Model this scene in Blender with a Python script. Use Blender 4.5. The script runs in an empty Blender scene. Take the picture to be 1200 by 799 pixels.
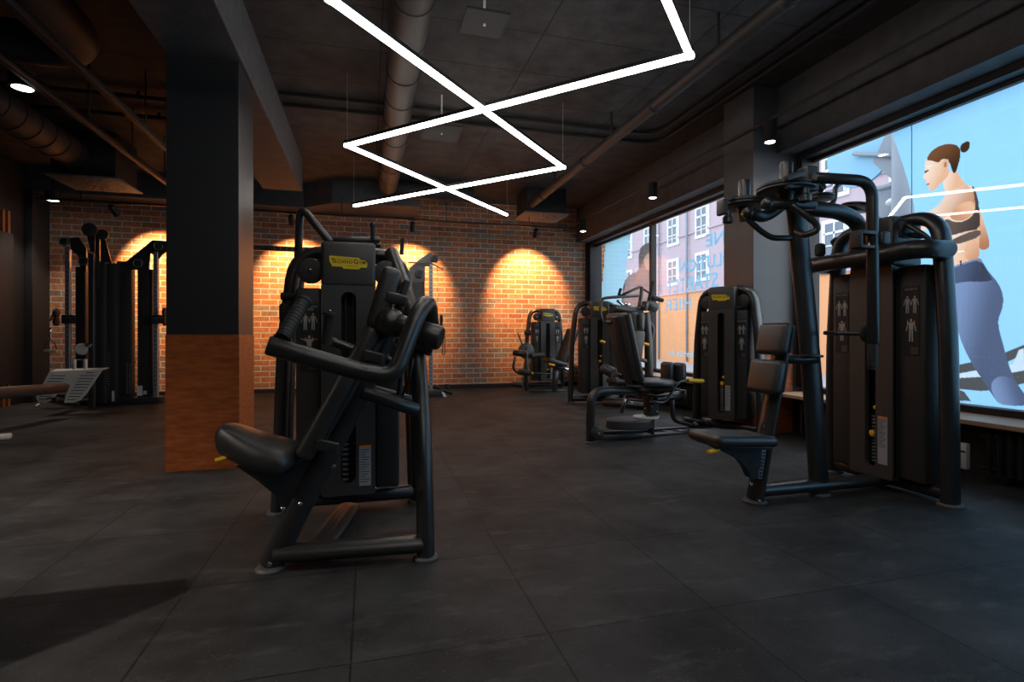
import bpy, bmesh, math, random
from mathutils import Vector, Matrix, Euler
random.seed(7)
SC = bpy.context.scene
COL = SC.collection
PI = math.pi
V = Vector

# ------------------------------------------------------------------ survey
# camera station of the room survey: 0.95 m above the floor, room axes X right, Y deep, Z up
CH, FP, CX, CY = .95, 620.0, 600.0, 393.0
TH = math.atan(168 / 620)
S_, C_ = math.sin(TH), math.cos(TH)
def ray(px, py):
    a = (px - CX) / FP; b = (CY - py) / FP
    return V((S_ + a * C_, C_ - a * S_, b))
def ay(px, py, Y):          # sight line met by the plane Y = const
    r = ray(px, py); t = Y / r.y
    return V((r.x * t, Y, CH + r.z * t))
def ax(px, py, X):
    r = ray(px, py); t = X / r.x
    return V((X, r.y * t, CH + r.z * t))
def az(px, py, Z=0.0):
    r = ray(px, py); t = (Z - CH) / r.z
    return V((r.x * t, r.y * t, Z))
def av(px, py, p0, d):      # vertical plane through p0 along d
    r = ray(px, py); n = (-d[1], d[0])
    t = (p0[0] * n[0] + p0[1] * n[1]) / (r.x * n[0] + r.y * n[1])
    return V((r.x * t, r.y * t, CH + r.z * t))

# ------------------------------------------------------------------ materials
MATS = {}
def mat(name, col, rough=.5, metal=0.0, bump=0.0, bscale=200, spec=.5, vary=0.0, vscale=4, coat=0.0, rvary=0.0):
    m = bpy.data.materials.new(name); m.use_nodes = True
    nt = m.node_tree; N = nt.nodes; L = nt.links
    b = N['Principled BSDF']
    b.inputs['Base Color'].default_value = (*col, 1)
    b.inputs['Roughness'].default_value = rough
    b.inputs['Metallic'].default_value = metal
    b.inputs['Specular IOR Level'].default_value = spec
    b.inputs['Coat Weight'].default_value = coat
    tc = N.new('ShaderNodeTexCoord')
    if vary or rvary:
        n = N.new('ShaderNodeTexNoise'); n.inputs['Scale'].default_value = vscale; n.inputs['Detail'].default_value = 6
        L.new(tc.outputs['Object'], n.inputs['Vector'])
        if vary:
            mx = N.new('ShaderNodeMix'); mx.data_type = 'RGBA'
            mx.inputs[6].default_value = (*[c * (1 - vary) for c in col], 1)
            mx.inputs[7].default_value = (*[min(1, c * (1 + vary)) for c in col], 1)
            L.new(n.outputs['Fac'], mx.inputs[0]); L.new(mx.outputs[2], b.inputs['Base Color'])
        if rvary:
            mr = N.new('ShaderNodeMapRange'); mr.inputs[1].default_value = .3; mr.inputs[2].default_value = .7
            mr.inputs[3].default_value = rough - rvary; mr.inputs[4].default_value = rough + rvary
            L.new(n.outputs['Fac'], mr.inputs[0]); L.new(mr.outputs[0], b.inputs['Roughness'])
    if bump:
        n2 = N.new('ShaderNodeTexNoise'); n2.inputs['Scale'].default_value = bscale; n2.inputs['Detail'].default_value = 3
        L.new(tc.outputs['Object'], n2.inputs['Vector'])
        bp = N.new('ShaderNodeBump'); bp.inputs['Strength'].default_value = bump; bp.inputs['Distance'].default_value = .003
        L.new(n2.outputs['Fac'], bp.inputs['Height']); L.new(bp.outputs[0], b.inputs['Normal'])
    MATS[name] = m
    return m
def emit(name, col, s):
    m = bpy.data.materials.new(name); m.use_nodes = True
    nt = m.node_tree; nt.nodes.clear()
    e = nt.nodes.new('ShaderNodeEmission'); e.inputs[0].default_value = (*col, 1); e.inputs[1].default_value = s
    o = nt.nodes.new('ShaderNodeOutputMaterial'); nt.links.new(e.outputs[0], o.inputs[0])
    MATS[name] = m
    return m
mat('powder', (.034, .032, .031), .33, .25, .08, 900, .9, rvary=.06, vscale=9)
mat('shroud', (.048, .044, .041), .42, 0, .08, 1200, .6)
mat('shroud2', (.034, .031, .029), .46, 0, .08, 1200, .4)
mat('leather', (.032, .0295, .028), .36, 0, .3, 420, .75, rvary=.06, vscale=12)
mat('rubber', (.022, .022, .022), .62, 0, .25, 300, .35)
mat('footgrey', (.10, .095, .09), .55, 0, .1, 300)
mat('black', (.006, .006, .006), .6)
mat('yellow', (.88, .48, .012), .38, 0, .03, 300)
mat('badge', (.86, .60, .02), .35)
mat('ink', (.015, .014, .012), .5)
mat('print', (.33, .325, .31), .6)
mat('orange', (.75, .22, .05), .5)
mat('sticker', (.34, .345, .36), .5)
mat('chrome', (.75, .75, .76), .16, 1.0)
mat('steel', (.74, .70, .64), .42, .25, .15, 500, rvary=.08, vscale=14)
mat('weight', (.05, .05, .052), .35, .7)
mat('galv', (.34, .36, .40), .38, .6, .1, 200)
mat('cable', (.01, .01, .01), .3)
mat('ceiling_cladding', (.035, .034, .033), .8, 0, .3, 60, .2, vary=.35, vscale=3)
mat('duct', (.029, .028, .028), .6, .2, .2, 60, .4, vary=.2)
mat('paint_dark', (.016, .016, .017), .55, 0, .25, 70, .4, vary=.15)
mat('diffuser_face', (.11, .11, .11), .6)
mat('pier_paint_lit', (.085, .088, .096), .42, 0, .12, 120, .5, vary=.15)  # column paint made lighter and bluer, window light put into the colour
mat('column_paint', (.026, .026, .027), .42, 0, .12, 120, .5, vary=.15)
mat('soffit', (.075, .076, .08), .7, 0, .8, 26, .35, vary=.45, vscale=9)
mat('wood', (.56, .36, .23), .45, 0, .1, 60, vary=.18, vscale=6)
mat('frame', (.010, .010, .011), .5, .1)
mat('radiator', (.018, .018, .019), .35, 0, .05, 100)
mat('white', (.75, .75, .73), .4)
mat('slat', (.30, .11, .04), .5, vary=.3, vscale=5)
mat('facade_pink', (.40, .325, .375), .85, 0, .3, 20, .2, vary=.06)
mat('facade_orange', (.62, .30, .15), .85, 0, .3, 20, .2, vary=.06)
mat('facade_white', (.62, .65, .68), .6)
mat('facade_glass', (.10, .13, .18), .1, 0)
mat('street', (.30, .30, .31), .9)
mat('street_metal', (.20, .23, .28), .5, .2)
mat('street_blue', (.20, .42, .60), .6)
mat('street_red', (.85, .05, .10), .6)

# ------------------------------------------------------------------ mesh builder
class B:
    def __init__(s, xf=None):
        s.bm = bmesh.new(); s.xf = xf
    def _add(s, verts, faces):
        M_ = s.xf
        vs = [s.bm.verts.new((M_ @ V(v)) if M_ is not None else V(v)) for v in verts]
        for f in faces:
            try: s.bm.faces.new([vs[i] for i in f])
            except ValueError: pass
        return s
    def _bm(s, t, mtx):
        t.verts.ensure_lookup_table()
        for i, v in enumerate(t.verts): v.index = i
        vs = [mtx @ v.co for v in t.verts]
        fs = [[v.index for v in f.verts] for f in t.faces]
        t.free()
        return s._add(vs, fs)
    def box(s, c, size, rot=None, bev=.004, seg=2):
        t = bmesh.new(); bmesh.ops.create_cube(t, size=1)
        for v in t.verts: v.co = V((v.co.x * size[0], v.co.y * size[1], v.co.z * size[2]))
        bev = min(bev, min(size) * .49)
        if bev > 0: bmesh.ops.bevel(t, geom=t.edges[:], offset=bev, segments=seg, profile=.5, affect='EDGES')
        R = rot.to_matrix().to_4x4() if isinstance(rot, Euler) else (rot if rot is not None else Matrix.Identity(4))
        return s._bm(t, Matrix.Translation(V(c)) @ R)
    def bb(s, x0, x1, y0, y1, z0, z1, bev=.004, seg=2):
        return s.box(((x0+x1)/2, (y0+y1)/2, (z0+z1)/2), (abs(x1-x0), abs(y1-y0), abs(z1-z0)), None, bev, seg)
    def beam(s, a, b, w, h, up=(0, 0, 1), bev=.01, seg=3):
        # a box running a -> b; w across, h along up
        a, b = V(a), V(b); d = (b - a); L = d.length; d.normalize()
        side = V(up).cross(d); side.normalize(); u = d.cross(side)
        R = Matrix((( d.x, side.x, u.x, 0), (d.y, side.y, u.y, 0), (d.z, side.z, u.z, 0), (0, 0, 0, 1)))
        return s.box((a + b) / 2, (L, w, h), R, bev, seg)
    def tube(s, pts, r, ry=None, bend=.08, n=14, up=(0, 0, 1), cap=True, bs=6):
        pts = [V(p) for p in pts]
        P = [pts[0]]
        for i in range(1, len(pts) - 1):
            a, p, c = pts[i-1], pts[i], pts[i+1]
            la, lc = (a - p).length, (c - p).length
            k = min(bend, la * .48, lc * .48)
            A = p + (a - p).normalized() * k; Cc = p + (c - p).normalized() * k
            for j in range(bs + 1):
                t = j / bs
                P.append(A.lerp(p, t).lerp(p.lerp(Cc, t), t))
        P.append(pts[-1])
        Q = [P[0]]
        for p in P[1:]:
            if (p - Q[-1]).length > 1e-5: Q.append(p)
        P = Q
        T = []
        for i in range(len(P)):
            d = (P[min(i+1, len(P)-1)] - P[max(i-1, 0)]); T.append(d.normalized())
        u = V(up)
        u = u - T[0] * u.dot(T[0])
        if u.length < 1e-3: u = V((1, 0, 0)) - T[0] * T[0].x
        u.normalize()
        verts = []; faces = []
        ry = ry or r
        rings = []
        def ring(c, t, u, k):
            w = t.cross(u)
            i0 = len(verts)
            for j in range(n):
                a = 2 * PI * j / n
                verts.append(c + w * (r * k * math.cos(a)) + u * (ry * k * math.sin(a)))
            rings.append(i0)
        e = min(r, ry) * .18
        if cap:
            ring(P[0], T[0], u, .86); ring(P[0] + T[0] * e, T[0], u, 1)
        else: ring(P[0], T[0], u, 1)
        for i in range(1, len(P)):
            u = u - T[i] * u.dot(T[i]); u.normalize()
            if i == len(P) - 1 and cap:
                ring(P[i] - T[i] * e, T[i], u, 1); ring(P[i], T[i], u, .86)
            else: ring(P[i], T[i], u, 1)
        for k in range(len(rings) - 1):
            a, b = rings[k], rings[k+1]
            for j in range(n):
                j2 = (j + 1) % n
                faces.append([a+j, a+j2, b+j2, b+j])
        faces.append([rings[0] + j for j in range(n)][::-1])
        faces.append([rings[-1] + j for j in range(n)])
        return s._add(verts, faces)
    def cyl(s, a, b, r, n=24, bev=.12):
        return s.lathe(a, b, [(0, r * (1 - bev)), (min(.5, r * bev / max(1e-6, (V(b) - V(a)).length)), r),
                              (1 - min(.5, r * bev / max(1e-6, (V(b) - V(a)).length)), r), (1, r * (1 - bev))], n)
    def lathe(s, a, b, prof, n=24):
        a, b = V(a), V(b); d = (b - a); L = d.length; t = d.normalized()
        u = V((0, 0, 1)) if abs(t.z) < .9 else V((1, 0, 0))
        u = (u - t * u.dot(t)).normalized(); w = t.cross(u)
        verts = []; faces = []
        for (k, r) in prof:
            for j in range(n):
                an = 2 * PI * j / n
                verts.append(a + d * k + w * (r * math.cos(an)) + u * (r * math.sin(an)))
        m = len(prof)
        for k in range(m - 1):
            for j in range(n):
                j2 = (j + 1) % n
                faces.append([k*n+j, k*n+j2, (k+1)*n+j2, (k+1)*n+j])
        faces.append(list(range(n))[::-1]); faces.append([(m-1)*n+j for j in range(n)])
        return s._add(verts, faces)
    def prism(s, pts, ext):
        pts = [V(p) for p in pts]; ext = V(ext); n = len(pts)
        verts = pts + [p + ext for p in pts]
        faces = [list(range(n)), [n + i for i in range(n)][::-1]]
        for i in range(n):
            j = (i + 1) % n
            faces.append([i, n + i, n + j, j])
        return s._add(verts, faces)
    def ball(s, c, r, sc=(1, 1, 1)):
        c = V(c); t = bmesh.new(); bmesh.ops.create_uvsphere(t, u_segments=20, v_segments=12, radius=r)
        return s._bm(t, Matrix.Translation(c) @ Matrix.Diagonal((*sc, 1)))
    def ringpanel(s, outer, inner, y0, y1):
        # panel with a hole: loops of (x,z), same length, extruded y0 -> y1
        n = len(outer); verts = []; faces = []
        for y in (y0, y1):
            for (x, z) in outer: verts.append((x, y, z))
            for (x, z) in inner: verts.append((x, y, z))
        for i in range(n):
            j = (i + 1) % n
            faces += [[i, j, n+j, n+i], [2*n+j, 2*n+i, 3*n+i, 3*n+j], [i, 2*n+i, 2*n+j, j], [n+j, 3*n+j, 3*n+i, n+i]]
        return s._add(verts, faces)
    def build(s, name, m, parent=None, smooth=True, label=None):
        off = V((0, 0, 0)); p = parent
        while p is not None:
            off += p.location; p = p.parent
        bmesh.ops.recalc_face_normals(s.bm, faces=s.bm.faces[:])
        me = bpy.data.meshes.new(name); s.bm.to_mesh(me); s.bm.free()
        if off.length > 0: me.transform(Matrix.Translation(-off))
        me.materials.append(MATS[m] if isinstance(m, str) else m)
        if smooth:
            me.shade_smooth(); me.set_sharp_from_angle(angle=math.radians(38))
        o = bpy.data.objects.new(name, me); COL.objects.link(o)
        if parent is not None: o.parent = parent
        if label: o['label'] = label
        return o
def each(name, m, parent, builders, smooth=True, label=None):
    for f in builders:
        b = B(); f(b); b.build(name, m, parent, smooth, label)
def thing(name, label, cat, loc=(0, 0, 0), group=None):
    o = bpy.data.objects.new(name, None); COL.objects.link(o)
    o.empty_display_size = .1
    o.location = loc; o['label'] = label; o['category'] = cat
    if group: o['group'] = group
    return o
def tag(o, label, cat, group=None, kind=None):
    if label: o['label'] = label
    if cat: o['category'] = cat
    if group: o['group'] = group
    if kind: o['kind'] = kind
    return o
def struct(o):
    o['kind'] = 'structure'; return o
def at_origin(o, loc):          # put a one-mesh thing's origin at its own place
    o.data.transform(Matrix.Translation(-V(loc))); o.location = loc
    return o
def text(s_, size, m, mtx, name='lettering', parent=None, ext=.0006, mirror=False, space=1.0, bold=0.0):
    cu = bpy.data.curves.new(name, 'FONT'); cu.body = s_; cu.size = size
    cu.align_x = 'CENTER'; cu.align_y = 'CENTER'; cu.extrude = ext; cu.space_character = space
    cu.offset = bold
    t = bpy.data.objects.new(name, cu); COL.objects.link(t)
    bpy.context.view_layer.update()
    me = bpy.data.meshes.new_from_object(t.evaluated_get(bpy.context.evaluated_depsgraph_get()))
    bpy.data.objects.remove(t)
    if mirror: me.transform(Matrix.Diagonal((-1, 1, 1, 1)))
    me.transform(mtx)
    if mirror: me.flip_normals()
    off = V((0, 0, 0)); p = parent
    while p is not None: off += p.location; p = p.parent
    me.transform(Matrix.Translation(-off))
    me.materials.clear(); me.materials.append(MATS[m])
    o = bpy.data.objects.new(name, me); COL.objects.link(o)
    if parent is not None: o.parent = parent
    return o
def frame_mtx(o, x, y):         # matrix whose local X and Y run along x and y, origin o
    x = V(x).normalized(); y = V(y).normalized(); z = x.cross(y)
    return Matrix(((x.x, y.x, z.x, o[0]), (x.y, y.y, z.y, o[1]), (x.z, y.z, z.z, o[2]), (0, 0, 0, 1)))
# ------------------------------------------------------------------ room shell
XL, XR, YB, YF, ZC = -4.69, 3.84, 9.44, -3.2, 3.36
XG = 4.21                                   # glass line
def brick_material():
    m = bpy.data.materials.new('brick'); m.use_nodes = True
    nt = m.node_tree; N = nt.nodes; L = nt.links; b = N['Principled BSDF']
    tc = N.new('ShaderNodeTexCoord'); sp = N.new('ShaderNodeSeparateXYZ'); cb = N.new('ShaderNodeCombineXYZ')
    L.new(tc.outputs['Object'], sp.inputs[0]); L.new(sp.outputs[0], cb.inputs[0]); L.new(sp.outputs[2], cb.inputs[1])
    def bt(c1, c2, mo):
        t = N.new('ShaderNodeTexBrick'); L.new(cb.outputs[0], t.inputs['Vector'])
        t.offset = .5; t.squash = 1
        t.inputs['Scale'].default_value = 1; t.inputs['Brick Width'].default_value = .262
        t.inputs['Row Height'].default_value = .0905; t.inputs['Mortar Size'].default_value = .0075
        t.inputs['Mortar Smooth'].default_value = .25; t.inputs['Bias'].default_value = 0
        t.inputs['Color1'].default_value = (*c1, 1); t.inputs['Color2'].default_value = (*c2, 1); t.inputs['Mortar'].default_value = (*mo, 1)
        return t
    t = bt((0, 0, 0), (1, 1, 1), (.5, .5, .5))
    cr = N.new('ShaderNodeValToRGB'); e = cr.color_ramp.elements
    e[0].position = 0; e[0].color = (.36, .11, .045, 1); e[1].position = 1; e[1].color = (.30, .20, .15, 1)
    for p, c in ((.25, (.52, .165, .06)), (.45, (.38, .16, .08)), (.65, (.55, .19, .07)), (.85, (.28, .15, .09))):
        x = e.new(p); x.color = (*c, 1)
    L.new(t.outputs['Color'], cr.inputs[0])
    no = N.new('ShaderNodeTexNoise'); no.inputs['Scale'].default_value = 22; no.inputs['Detail'].default_value = 8
    L.new(tc.outputs['Object'], no.inputs['Vector'])
    mr = N.new('ShaderNodeMapRange'); mr.inputs[1].default_value = .3; mr.inputs[2].default_value = .75; mr.inputs[3].default_value = .8; mr.inputs[4].default_value = 1.45
    L.new(no.outputs['Fac'], mr.inputs[0])
    mul = N.new('ShaderNodeVectorMath'); mul.operation = 'SCALE'; L.new(cr.outputs[0], mul.inputs[0]); L.new(mr.outputs[0], mul.inputs['Scale'])
    mx = N.new('ShaderNodeMix'); mx.data_type = 'RGBA'; mx.inputs[7].default_value = (.62, .57, .51, 1)
    L.new(t.outputs['Fac'], mx.inputs[0]); L.new(mul.outputs[0], mx.inputs[6]); L.new(mx.outputs[2], b.inputs['Base Color'])
    b.inputs['Roughness'].default_value = .75
    ad = N.new('ShaderNodeMath'); ad.operation = 'MULTIPLY_ADD'; ad.inputs[1].default_value = -1.0; L.new(t.outputs['Fac'], ad.inputs[0])
    n3 = N.new('ShaderNodeMath'); n3.operation = 'MULTIPLY'; n3.inputs[1].default_value = .35; L.new(no.outputs['Fac'], n3.inputs[0]); L.new(n3.outputs[0], ad.inputs[2])
    bp = N.new('ShaderNodeBump'); bp.inputs['Strength'].default_value = .6; bp.inputs['Distance'].default_value = .008
    L.new(ad.outputs[0], bp.inputs['Height']); L.new(bp.outputs[0], b.inputs['Normal'])
    MATS['brick'] = m
brick_material()
def grid_material(name, c1, c2, seam, w, h, ox, oy, seam_w, rough, speck=0, bump=.3, ns=3.0, nlo=.7, nhi=1.35):
    m = bpy.data.materials.new(name); m.use_nodes = True
    nt = m.node_tree; N = nt.nodes; L = nt.links; b = N['Principled BSDF']
    tc = N.new('ShaderNodeTexCoord'); mp = N.new('ShaderNodeMapping'); mp.inputs['Location'].default_value = (-ox, -oy, 0)
    L.new(tc.outputs['Object'], mp.inputs[0])
    t = N.new('ShaderNodeTexBrick'); L.new(mp.outputs[0], t.inputs['Vector']); t.offset = 0; t.squash = 1
    for k, v in (('Scale', 1), ('Brick Width', w), ('Row Height', h), ('Mortar Size', seam_w), ('Mortar Smooth', .1), ('Bias', 0)):
        t.inputs[k].default_value = v
    t.inputs['Color1'].default_value = (*c1, 1); t.inputs['Color2'].default_value = (*c2, 1); t.inputs['Mortar'].default_value = (*seam, 1)
    no = N.new('ShaderNodeTexNoise'); no.inputs['Scale'].default_value = ns; no.inputs['Detail'].default_value = 9; no.inputs['Roughness'].default_value = .62
    L.new(tc.outputs['Object'], no.inputs['Vector'])
    mr = N.new('ShaderNodeMapRange'); mr.inputs[1].default_value = .32; mr.inputs[2].default_value = .72; mr.inputs[3].default_value = nlo; mr.inputs[4].default_value = nhi
    L.new(no.outputs['Fac'], mr.inputs[0])
    mul = N.new('ShaderNodeVectorMath'); mul.operation = 'SCALE'; L.new(t.outputs['Color'], mul.inputs[0]); L.new(mr.outputs[0], mul.inputs['Scale'])
    out = mul.outputs[0]
    if speck:
        vo = N.new('ShaderNodeTexVoronoi'); vo.inputs['Scale'].default_value = 70; L.new(tc.outputs['Object'], vo.inputs['Vector'])
        lt = N.new('ShaderNodeMath'); lt.operation = 'LESS_THAN'; lt.inputs[1].default_value = .10; L.new(vo.outputs['Distance'], lt.inputs[0])
        wn = N.new('ShaderNodeTexWhiteNoise'); L.new(vo.outputs['Color'], wn.inputs[0])
        gt = N.new('ShaderNodeMath'); gt.operation = 'GREATER_THAN'; gt.inputs[1].default_value = 1 - speck; L.new(wn.outputs[0], gt.inputs[0])
        ml = N.new('ShaderNodeMath'); ml.operation = 'MULTIPLY'; L.new(lt.outputs[0], ml.inputs[0]); L.new(gt.outputs[0], ml.inputs[1])
        mx = N.new('ShaderNodeMix'); mx.data_type = 'RGBA'; mx.inputs[7].default_value = (.16, .15, .14, 1)
        L.new(ml.outputs[0], mx.inputs[0]); L.new(out, mx.inputs[6]); out = mx.outputs[2]
    if speck:       # chalky scuffs left by shoes
        ms = N.new('ShaderNodeMapping'); ms.inputs['Scale'].default_value = (1.2, 3.2, 1); ms.inputs['Rotation'].default_value = (0, 0, .5); L.new(tc.outputs['Object'], ms.inputs[0])
        ns2 = N.new('ShaderNodeTexNoise'); ns2.inputs['Scale'].default_value = 3.1; ns2.inputs['Detail'].default_value = 12; ns2.inputs['Roughness'].default_value = .7; L.new(ms.outputs[0], ns2.inputs['Vector'])
        m5 = N.new('ShaderNodeMapRange'); m5.inputs[1].default_value = .54; m5.inputs[2].default_value = .82; m5.inputs[3].default_value = 0; m5.inputs[4].default_value = .75; L.new(ns2.outputs['Fac'], m5.inputs[0])
        mx5 = N.new('ShaderNodeMix'); mx5.data_type = 'RGBA'; mx5.inputs[7].default_value = (.12, .117, .115, 1)
        L.new(m5.outputs[0], mx5.inputs[0]); L.new(out, mx5.inputs[6]); out = mx5.outputs[2]
    L.new(out, b.inputs['Base Color'])
    b.inputs['Roughness'].default_value = rough; b.inputs['Specular IOR Level'].default_value = .3
    n2 = N.new('ShaderNodeTexNoise'); n2.inputs['Scale'].default_value = 160; n2.inputs['Detail'].default_value = 4
    L.new(tc.outputs['Object'], n2.inputs['Vector'])
    sb = N.new('ShaderNodeMath'); sb.operation = 'SUBTRACT'; L.new(n2.outputs['Fac'], sb.inputs[0]); L.new(t.outputs['Fac'], sb.inputs[1])
    bp = N.new('ShaderNodeBump'); bp.inputs['Strength'].default_value = bump; bp.inputs['Distance'].default_value = .004
    L.new(sb.outputs[0], bp.inputs['Height']); L.new(bp.outputs[0], b.inputs['Normal'])
    MATS[name] = m
j0 = az(643.3, 741.7)
grid_material('rubber_floor', (.027, .0265, .0265), (.036, .0355, .0355), (.008, .008, .008), .605, .640, -.05, j0.y % .64, .0034, .66, .55, .6, 2.4, .45, 1.9)
grid_material('ceiling_panels', (.050, .049, .048), (.060, .058, .057), (.016, .016, .016), 1.25, .62, .1, .3, .006, .8, 0, .4, 5, .6, 1.4)

o = struct(B().bb(XL-.1, 4.6, YF-.1, YB+.1, -.12, 0, 0).build('floor', 'rubber_floor', smooth=False))
o = struct(B().bb(XL-.1, 4.6, YF-.1, YB+.1, ZC, ZC+.15, 0).build('ceiling', 'ceiling_panels', smooth=False))
struct(B().bb(XL-.1, 4.6, YB, YB+.15, 0, ZC, 0).build('wall_back', 'brick', smooth=False))
struct(B().bb(XL-.15, XL, YF-.1, YB, 0, ZC, 0).build('wall_left', 'paint_dark', smooth=False))
struct(B().bb(XL-.1, 4.6, YF-.15, YF, 0, ZC, 0).build('wall_front', 'paint_dark', smooth=False))
struct(B().bb(XL, 3.84, YB-.02, YB, 0, .07, .003).build('baseboard_back', 'paint_dark', smooth=False))
# window wall: low parapet, lintel, piers
b = B(); b.bb(4.02, 4.32, YF, YB, 0, .40, 0).bb(4.02, 4.32, 9.36, YB, .4, 2.72, 0)
struct(b.build('wall_right', 'paint_dark', smooth=False))
b = B(); b.bb(XR, 4.32, YF, YB, 2.72, ZC, 0)
struct(b.build('lintel', 'soffit', smooth=False))
b = B(); b.bb(3.57, 4.32, 4.30, 4.74, 0, ZC, 0)
pier = struct(b.build('pier', 'pier_paint_lit', smooth=False))
b = B(); b.bb(3.566, 4.02, 4.296, 4.744, 0, .93, .002)
# the rust-orange cladding, with its worn grain
def clad_material():
    m = bpy.data.materials.new('rust'); m.use_nodes = True
    nt = m.node_tree; N = nt.nodes; L = nt.links; bs = N['Principled BSDF']
    tc = N.new('ShaderNodeTexCoord'); mp = N.new('ShaderNodeMapping'); mp.inputs['Scale'].default_value = (3, 3, 14)
    L.new(tc.outputs['Object'], mp.inputs[0])
    n = N.new('ShaderNodeTexNoise'); n.inputs['Scale'].default_value = 3; n.inputs['Detail'].default_value = 10; L.new(mp.outputs[0], n.inputs['Vector'])
    cr = N.new('ShaderNodeValToRGB'); e = cr.color_ramp.elements
    e[0].position = .3; e[0].color = (.26, .055, .010, 1); e[1].position = .75; e[1].color = (.50, .125, .022, 1)
    L.new(n.outputs['Fac'], cr.inputs[0])
    vo = N.new('ShaderNodeTexVoronoi'); vo.inputs['Scale'].default_value = 60; L.new(tc.outputs['Object'], vo.inputs['Vector'])
    lt = N.new('ShaderNodeMath'); lt.operation = 'LESS_THAN'; lt.inputs[1].default_value = .13; L.new(vo.outputs['Distance'], lt.inputs[0])
    n4 = N.new('ShaderNodeTexNoise'); n4.inputs['Scale'].default_value = 5; L.new(tc.outputs['Object'], n4.inputs['Vector'])
    gt = N.new('ShaderNodeMath'); gt.operation = 'GREATER_THAN'; gt.inputs[1].default_value = .56; L.new(n4.outputs['Fac'], gt.inputs[0])
    ml = N.new('ShaderNodeMath'); ml.operation = 'MULTIPLY'; L.new(lt.outputs[0], ml.inputs[0]); L.new(gt.outputs[0], ml.inputs[1])
    mx = N.new('ShaderNodeMix'); mx.data_type = 'RGBA'; mx.inputs[7].default_value = (.5, .28, .15, 1)
    L.new(ml.outputs[0], mx.inputs[0]); L.new(cr.outputs[0], mx.inputs[6]); L.new(mx.outputs[2], bs.inputs['Base Color'])
    bs.inputs['Roughness'].default_value = .5
    MATS['rust'] = m
clad_material()
b.build('pier_cladding', 'rust', pier, smooth=False, label='rust orange cladding around the foot of the pier')
col = struct(B().bb(-1.36, -.90, 4.18, 4.68, 0, 2.92, .003).build('column', 'column_paint', smooth=False))
B().bb(-1.364, -.896, 4.176, 4.684, 0, .955, .002).build('column_cladding', 'rust', col, smooth=False, label='rust orange cladding around the foot of the column')
# beams on the ceiling
struct(B().bb(-1.37, -.87, YF, 7.72, 2.915, ZC, .012).build('ceiling_beam', 'soffit', smooth=False))
zb_ = 3.0; k1, k2, k3 = az(356, 243, zb_), az(389, 238, zb_), az(492, 242, zb_)
struct(B().prism([(XL, k1.y - .02, zb_), (k1.x, k1.y, zb_), (k2.x, k2.y, zb_), (k3.x, k3.y, zb_), (k3.x, YB, zb_), (XL, YB, zb_)], (0, 0, ZC - zb_)).build('ceiling_bulkhead', 'soffit', smooth=False))
print('BULK', k1, k2, k3)
# window bench boards (one each side of the pier)
for i, (y0, y1) in enumerate(((YF+.02, 4.28), (4.76, 9.40))):
    o = B().bb(3.75, 4.15, y0, y1, .372, .402, .003).build('window_sill', 'wood', smooth=False)
    struct(o)

def thin_glass():
    m = bpy.data.materials.new('pane_glass'); m.use_nodes = True
    nt = m.node_tree; N = nt.nodes; L = nt.links; N.clear()
    tr = N.new('ShaderNodeBsdfTransparent'); tr.inputs[0].default_value = (.93, .96, .97, 1)
    gl = N.new('ShaderNodeBsdfGlossy'); gl.inputs['Roughness'].default_value = 0.0
    ge = N.new('ShaderNodeNewGeometry'); dt = N.new('ShaderNodeVectorMath'); dt.operation = 'DOT_PRODUCT'; L.new(ge.outputs['Normal'], dt.inputs[0]); L.new(ge.outputs['Incoming'], dt.inputs[1])
    ab = N.new('ShaderNodeMath'); ab.operation = 'ABSOLUTE'; L.new(dt.outputs['Value'], ab.inputs[0])
    om = N.new('ShaderNodeMath'); om.operation = 'SUBTRACT'; om.inputs[0].default_value = 1; L.new(ab.outputs[0], om.inputs[1])
    pw = N.new('ShaderNodeMath'); pw.operation = 'POWER'; pw.inputs[1].default_value = 5; L.new(om.outputs[0], pw.inputs[0])
    fr = N.new('ShaderNodeMath'); fr.operation = 'MULTIPLY_ADD'; fr.inputs[1].default_value = .96; fr.inputs[2].default_value = .04; L.new(pw.outputs[0], fr.inputs[0])
    mu = N.new('ShaderNodeMath'); mu.operation = 'MULTIPLY'; mu.inputs[1].default_value = 1.9; mu.use_clamp = True
    L.new(fr.outputs[0], mu.inputs[0])
    mx = N.new('ShaderNodeMixShader'); L.new(mu.outputs[0], mx.inputs[0]); L.new(tr.outputs[0], mx.inputs[1]); L.new(gl.outputs[0], mx.inputs[2])
    o = N.new('ShaderNodeOutputMaterial'); L.new(mx.outputs[0], o.inputs[0])
    MATS['glass'] = m
thin_glass()
Z0, Z1 = .402, 2.72
def window(name, y0, y1, mull):
    b = B()
    b.bb(4.05, 4.26, y0, y1, Z1 - .055, Z1, .002); b.bb(4.12, 4.26, y0, y1, Z0, .45, .002)
    b.bb(4.05, 4.26, y0, y0 + .07, .45, Z1 - .055, .002); b.bb(4.05, 4.26, y1 - .07, y1, .45, Z1 - .055, .002)
    b.bb(4.16, 4.205, y0 + .07, y1 - .07, Z1 - .085, Z1 - .055, .001)
    for y in mull: b.bb(4.17, 4.26, y - .03, y + .03, .45, Z1 - .055, .002)
    w = struct(b.build(name, 'frame', smooth=False))
    ys = [y0 + .07] + [v for y in mull for v in (y - .035, y + .035)] + [y1 - .07]
    for i in range(0, len(ys), 2):
        B()._add([(4.213, ys[i], .45), (4.213, ys[i+1], .45), (4.213, ys[i+1], Z1 - .055), (4.213, ys[i], Z1 - .055)], [[0, 1, 2, 3]]).build('pane', 'glass', w, smooth=False)
    return w
window('window_1', -2.4, 4.28, [-.35])
window('window_2', 4.76, 9.36, [7.28])
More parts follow.
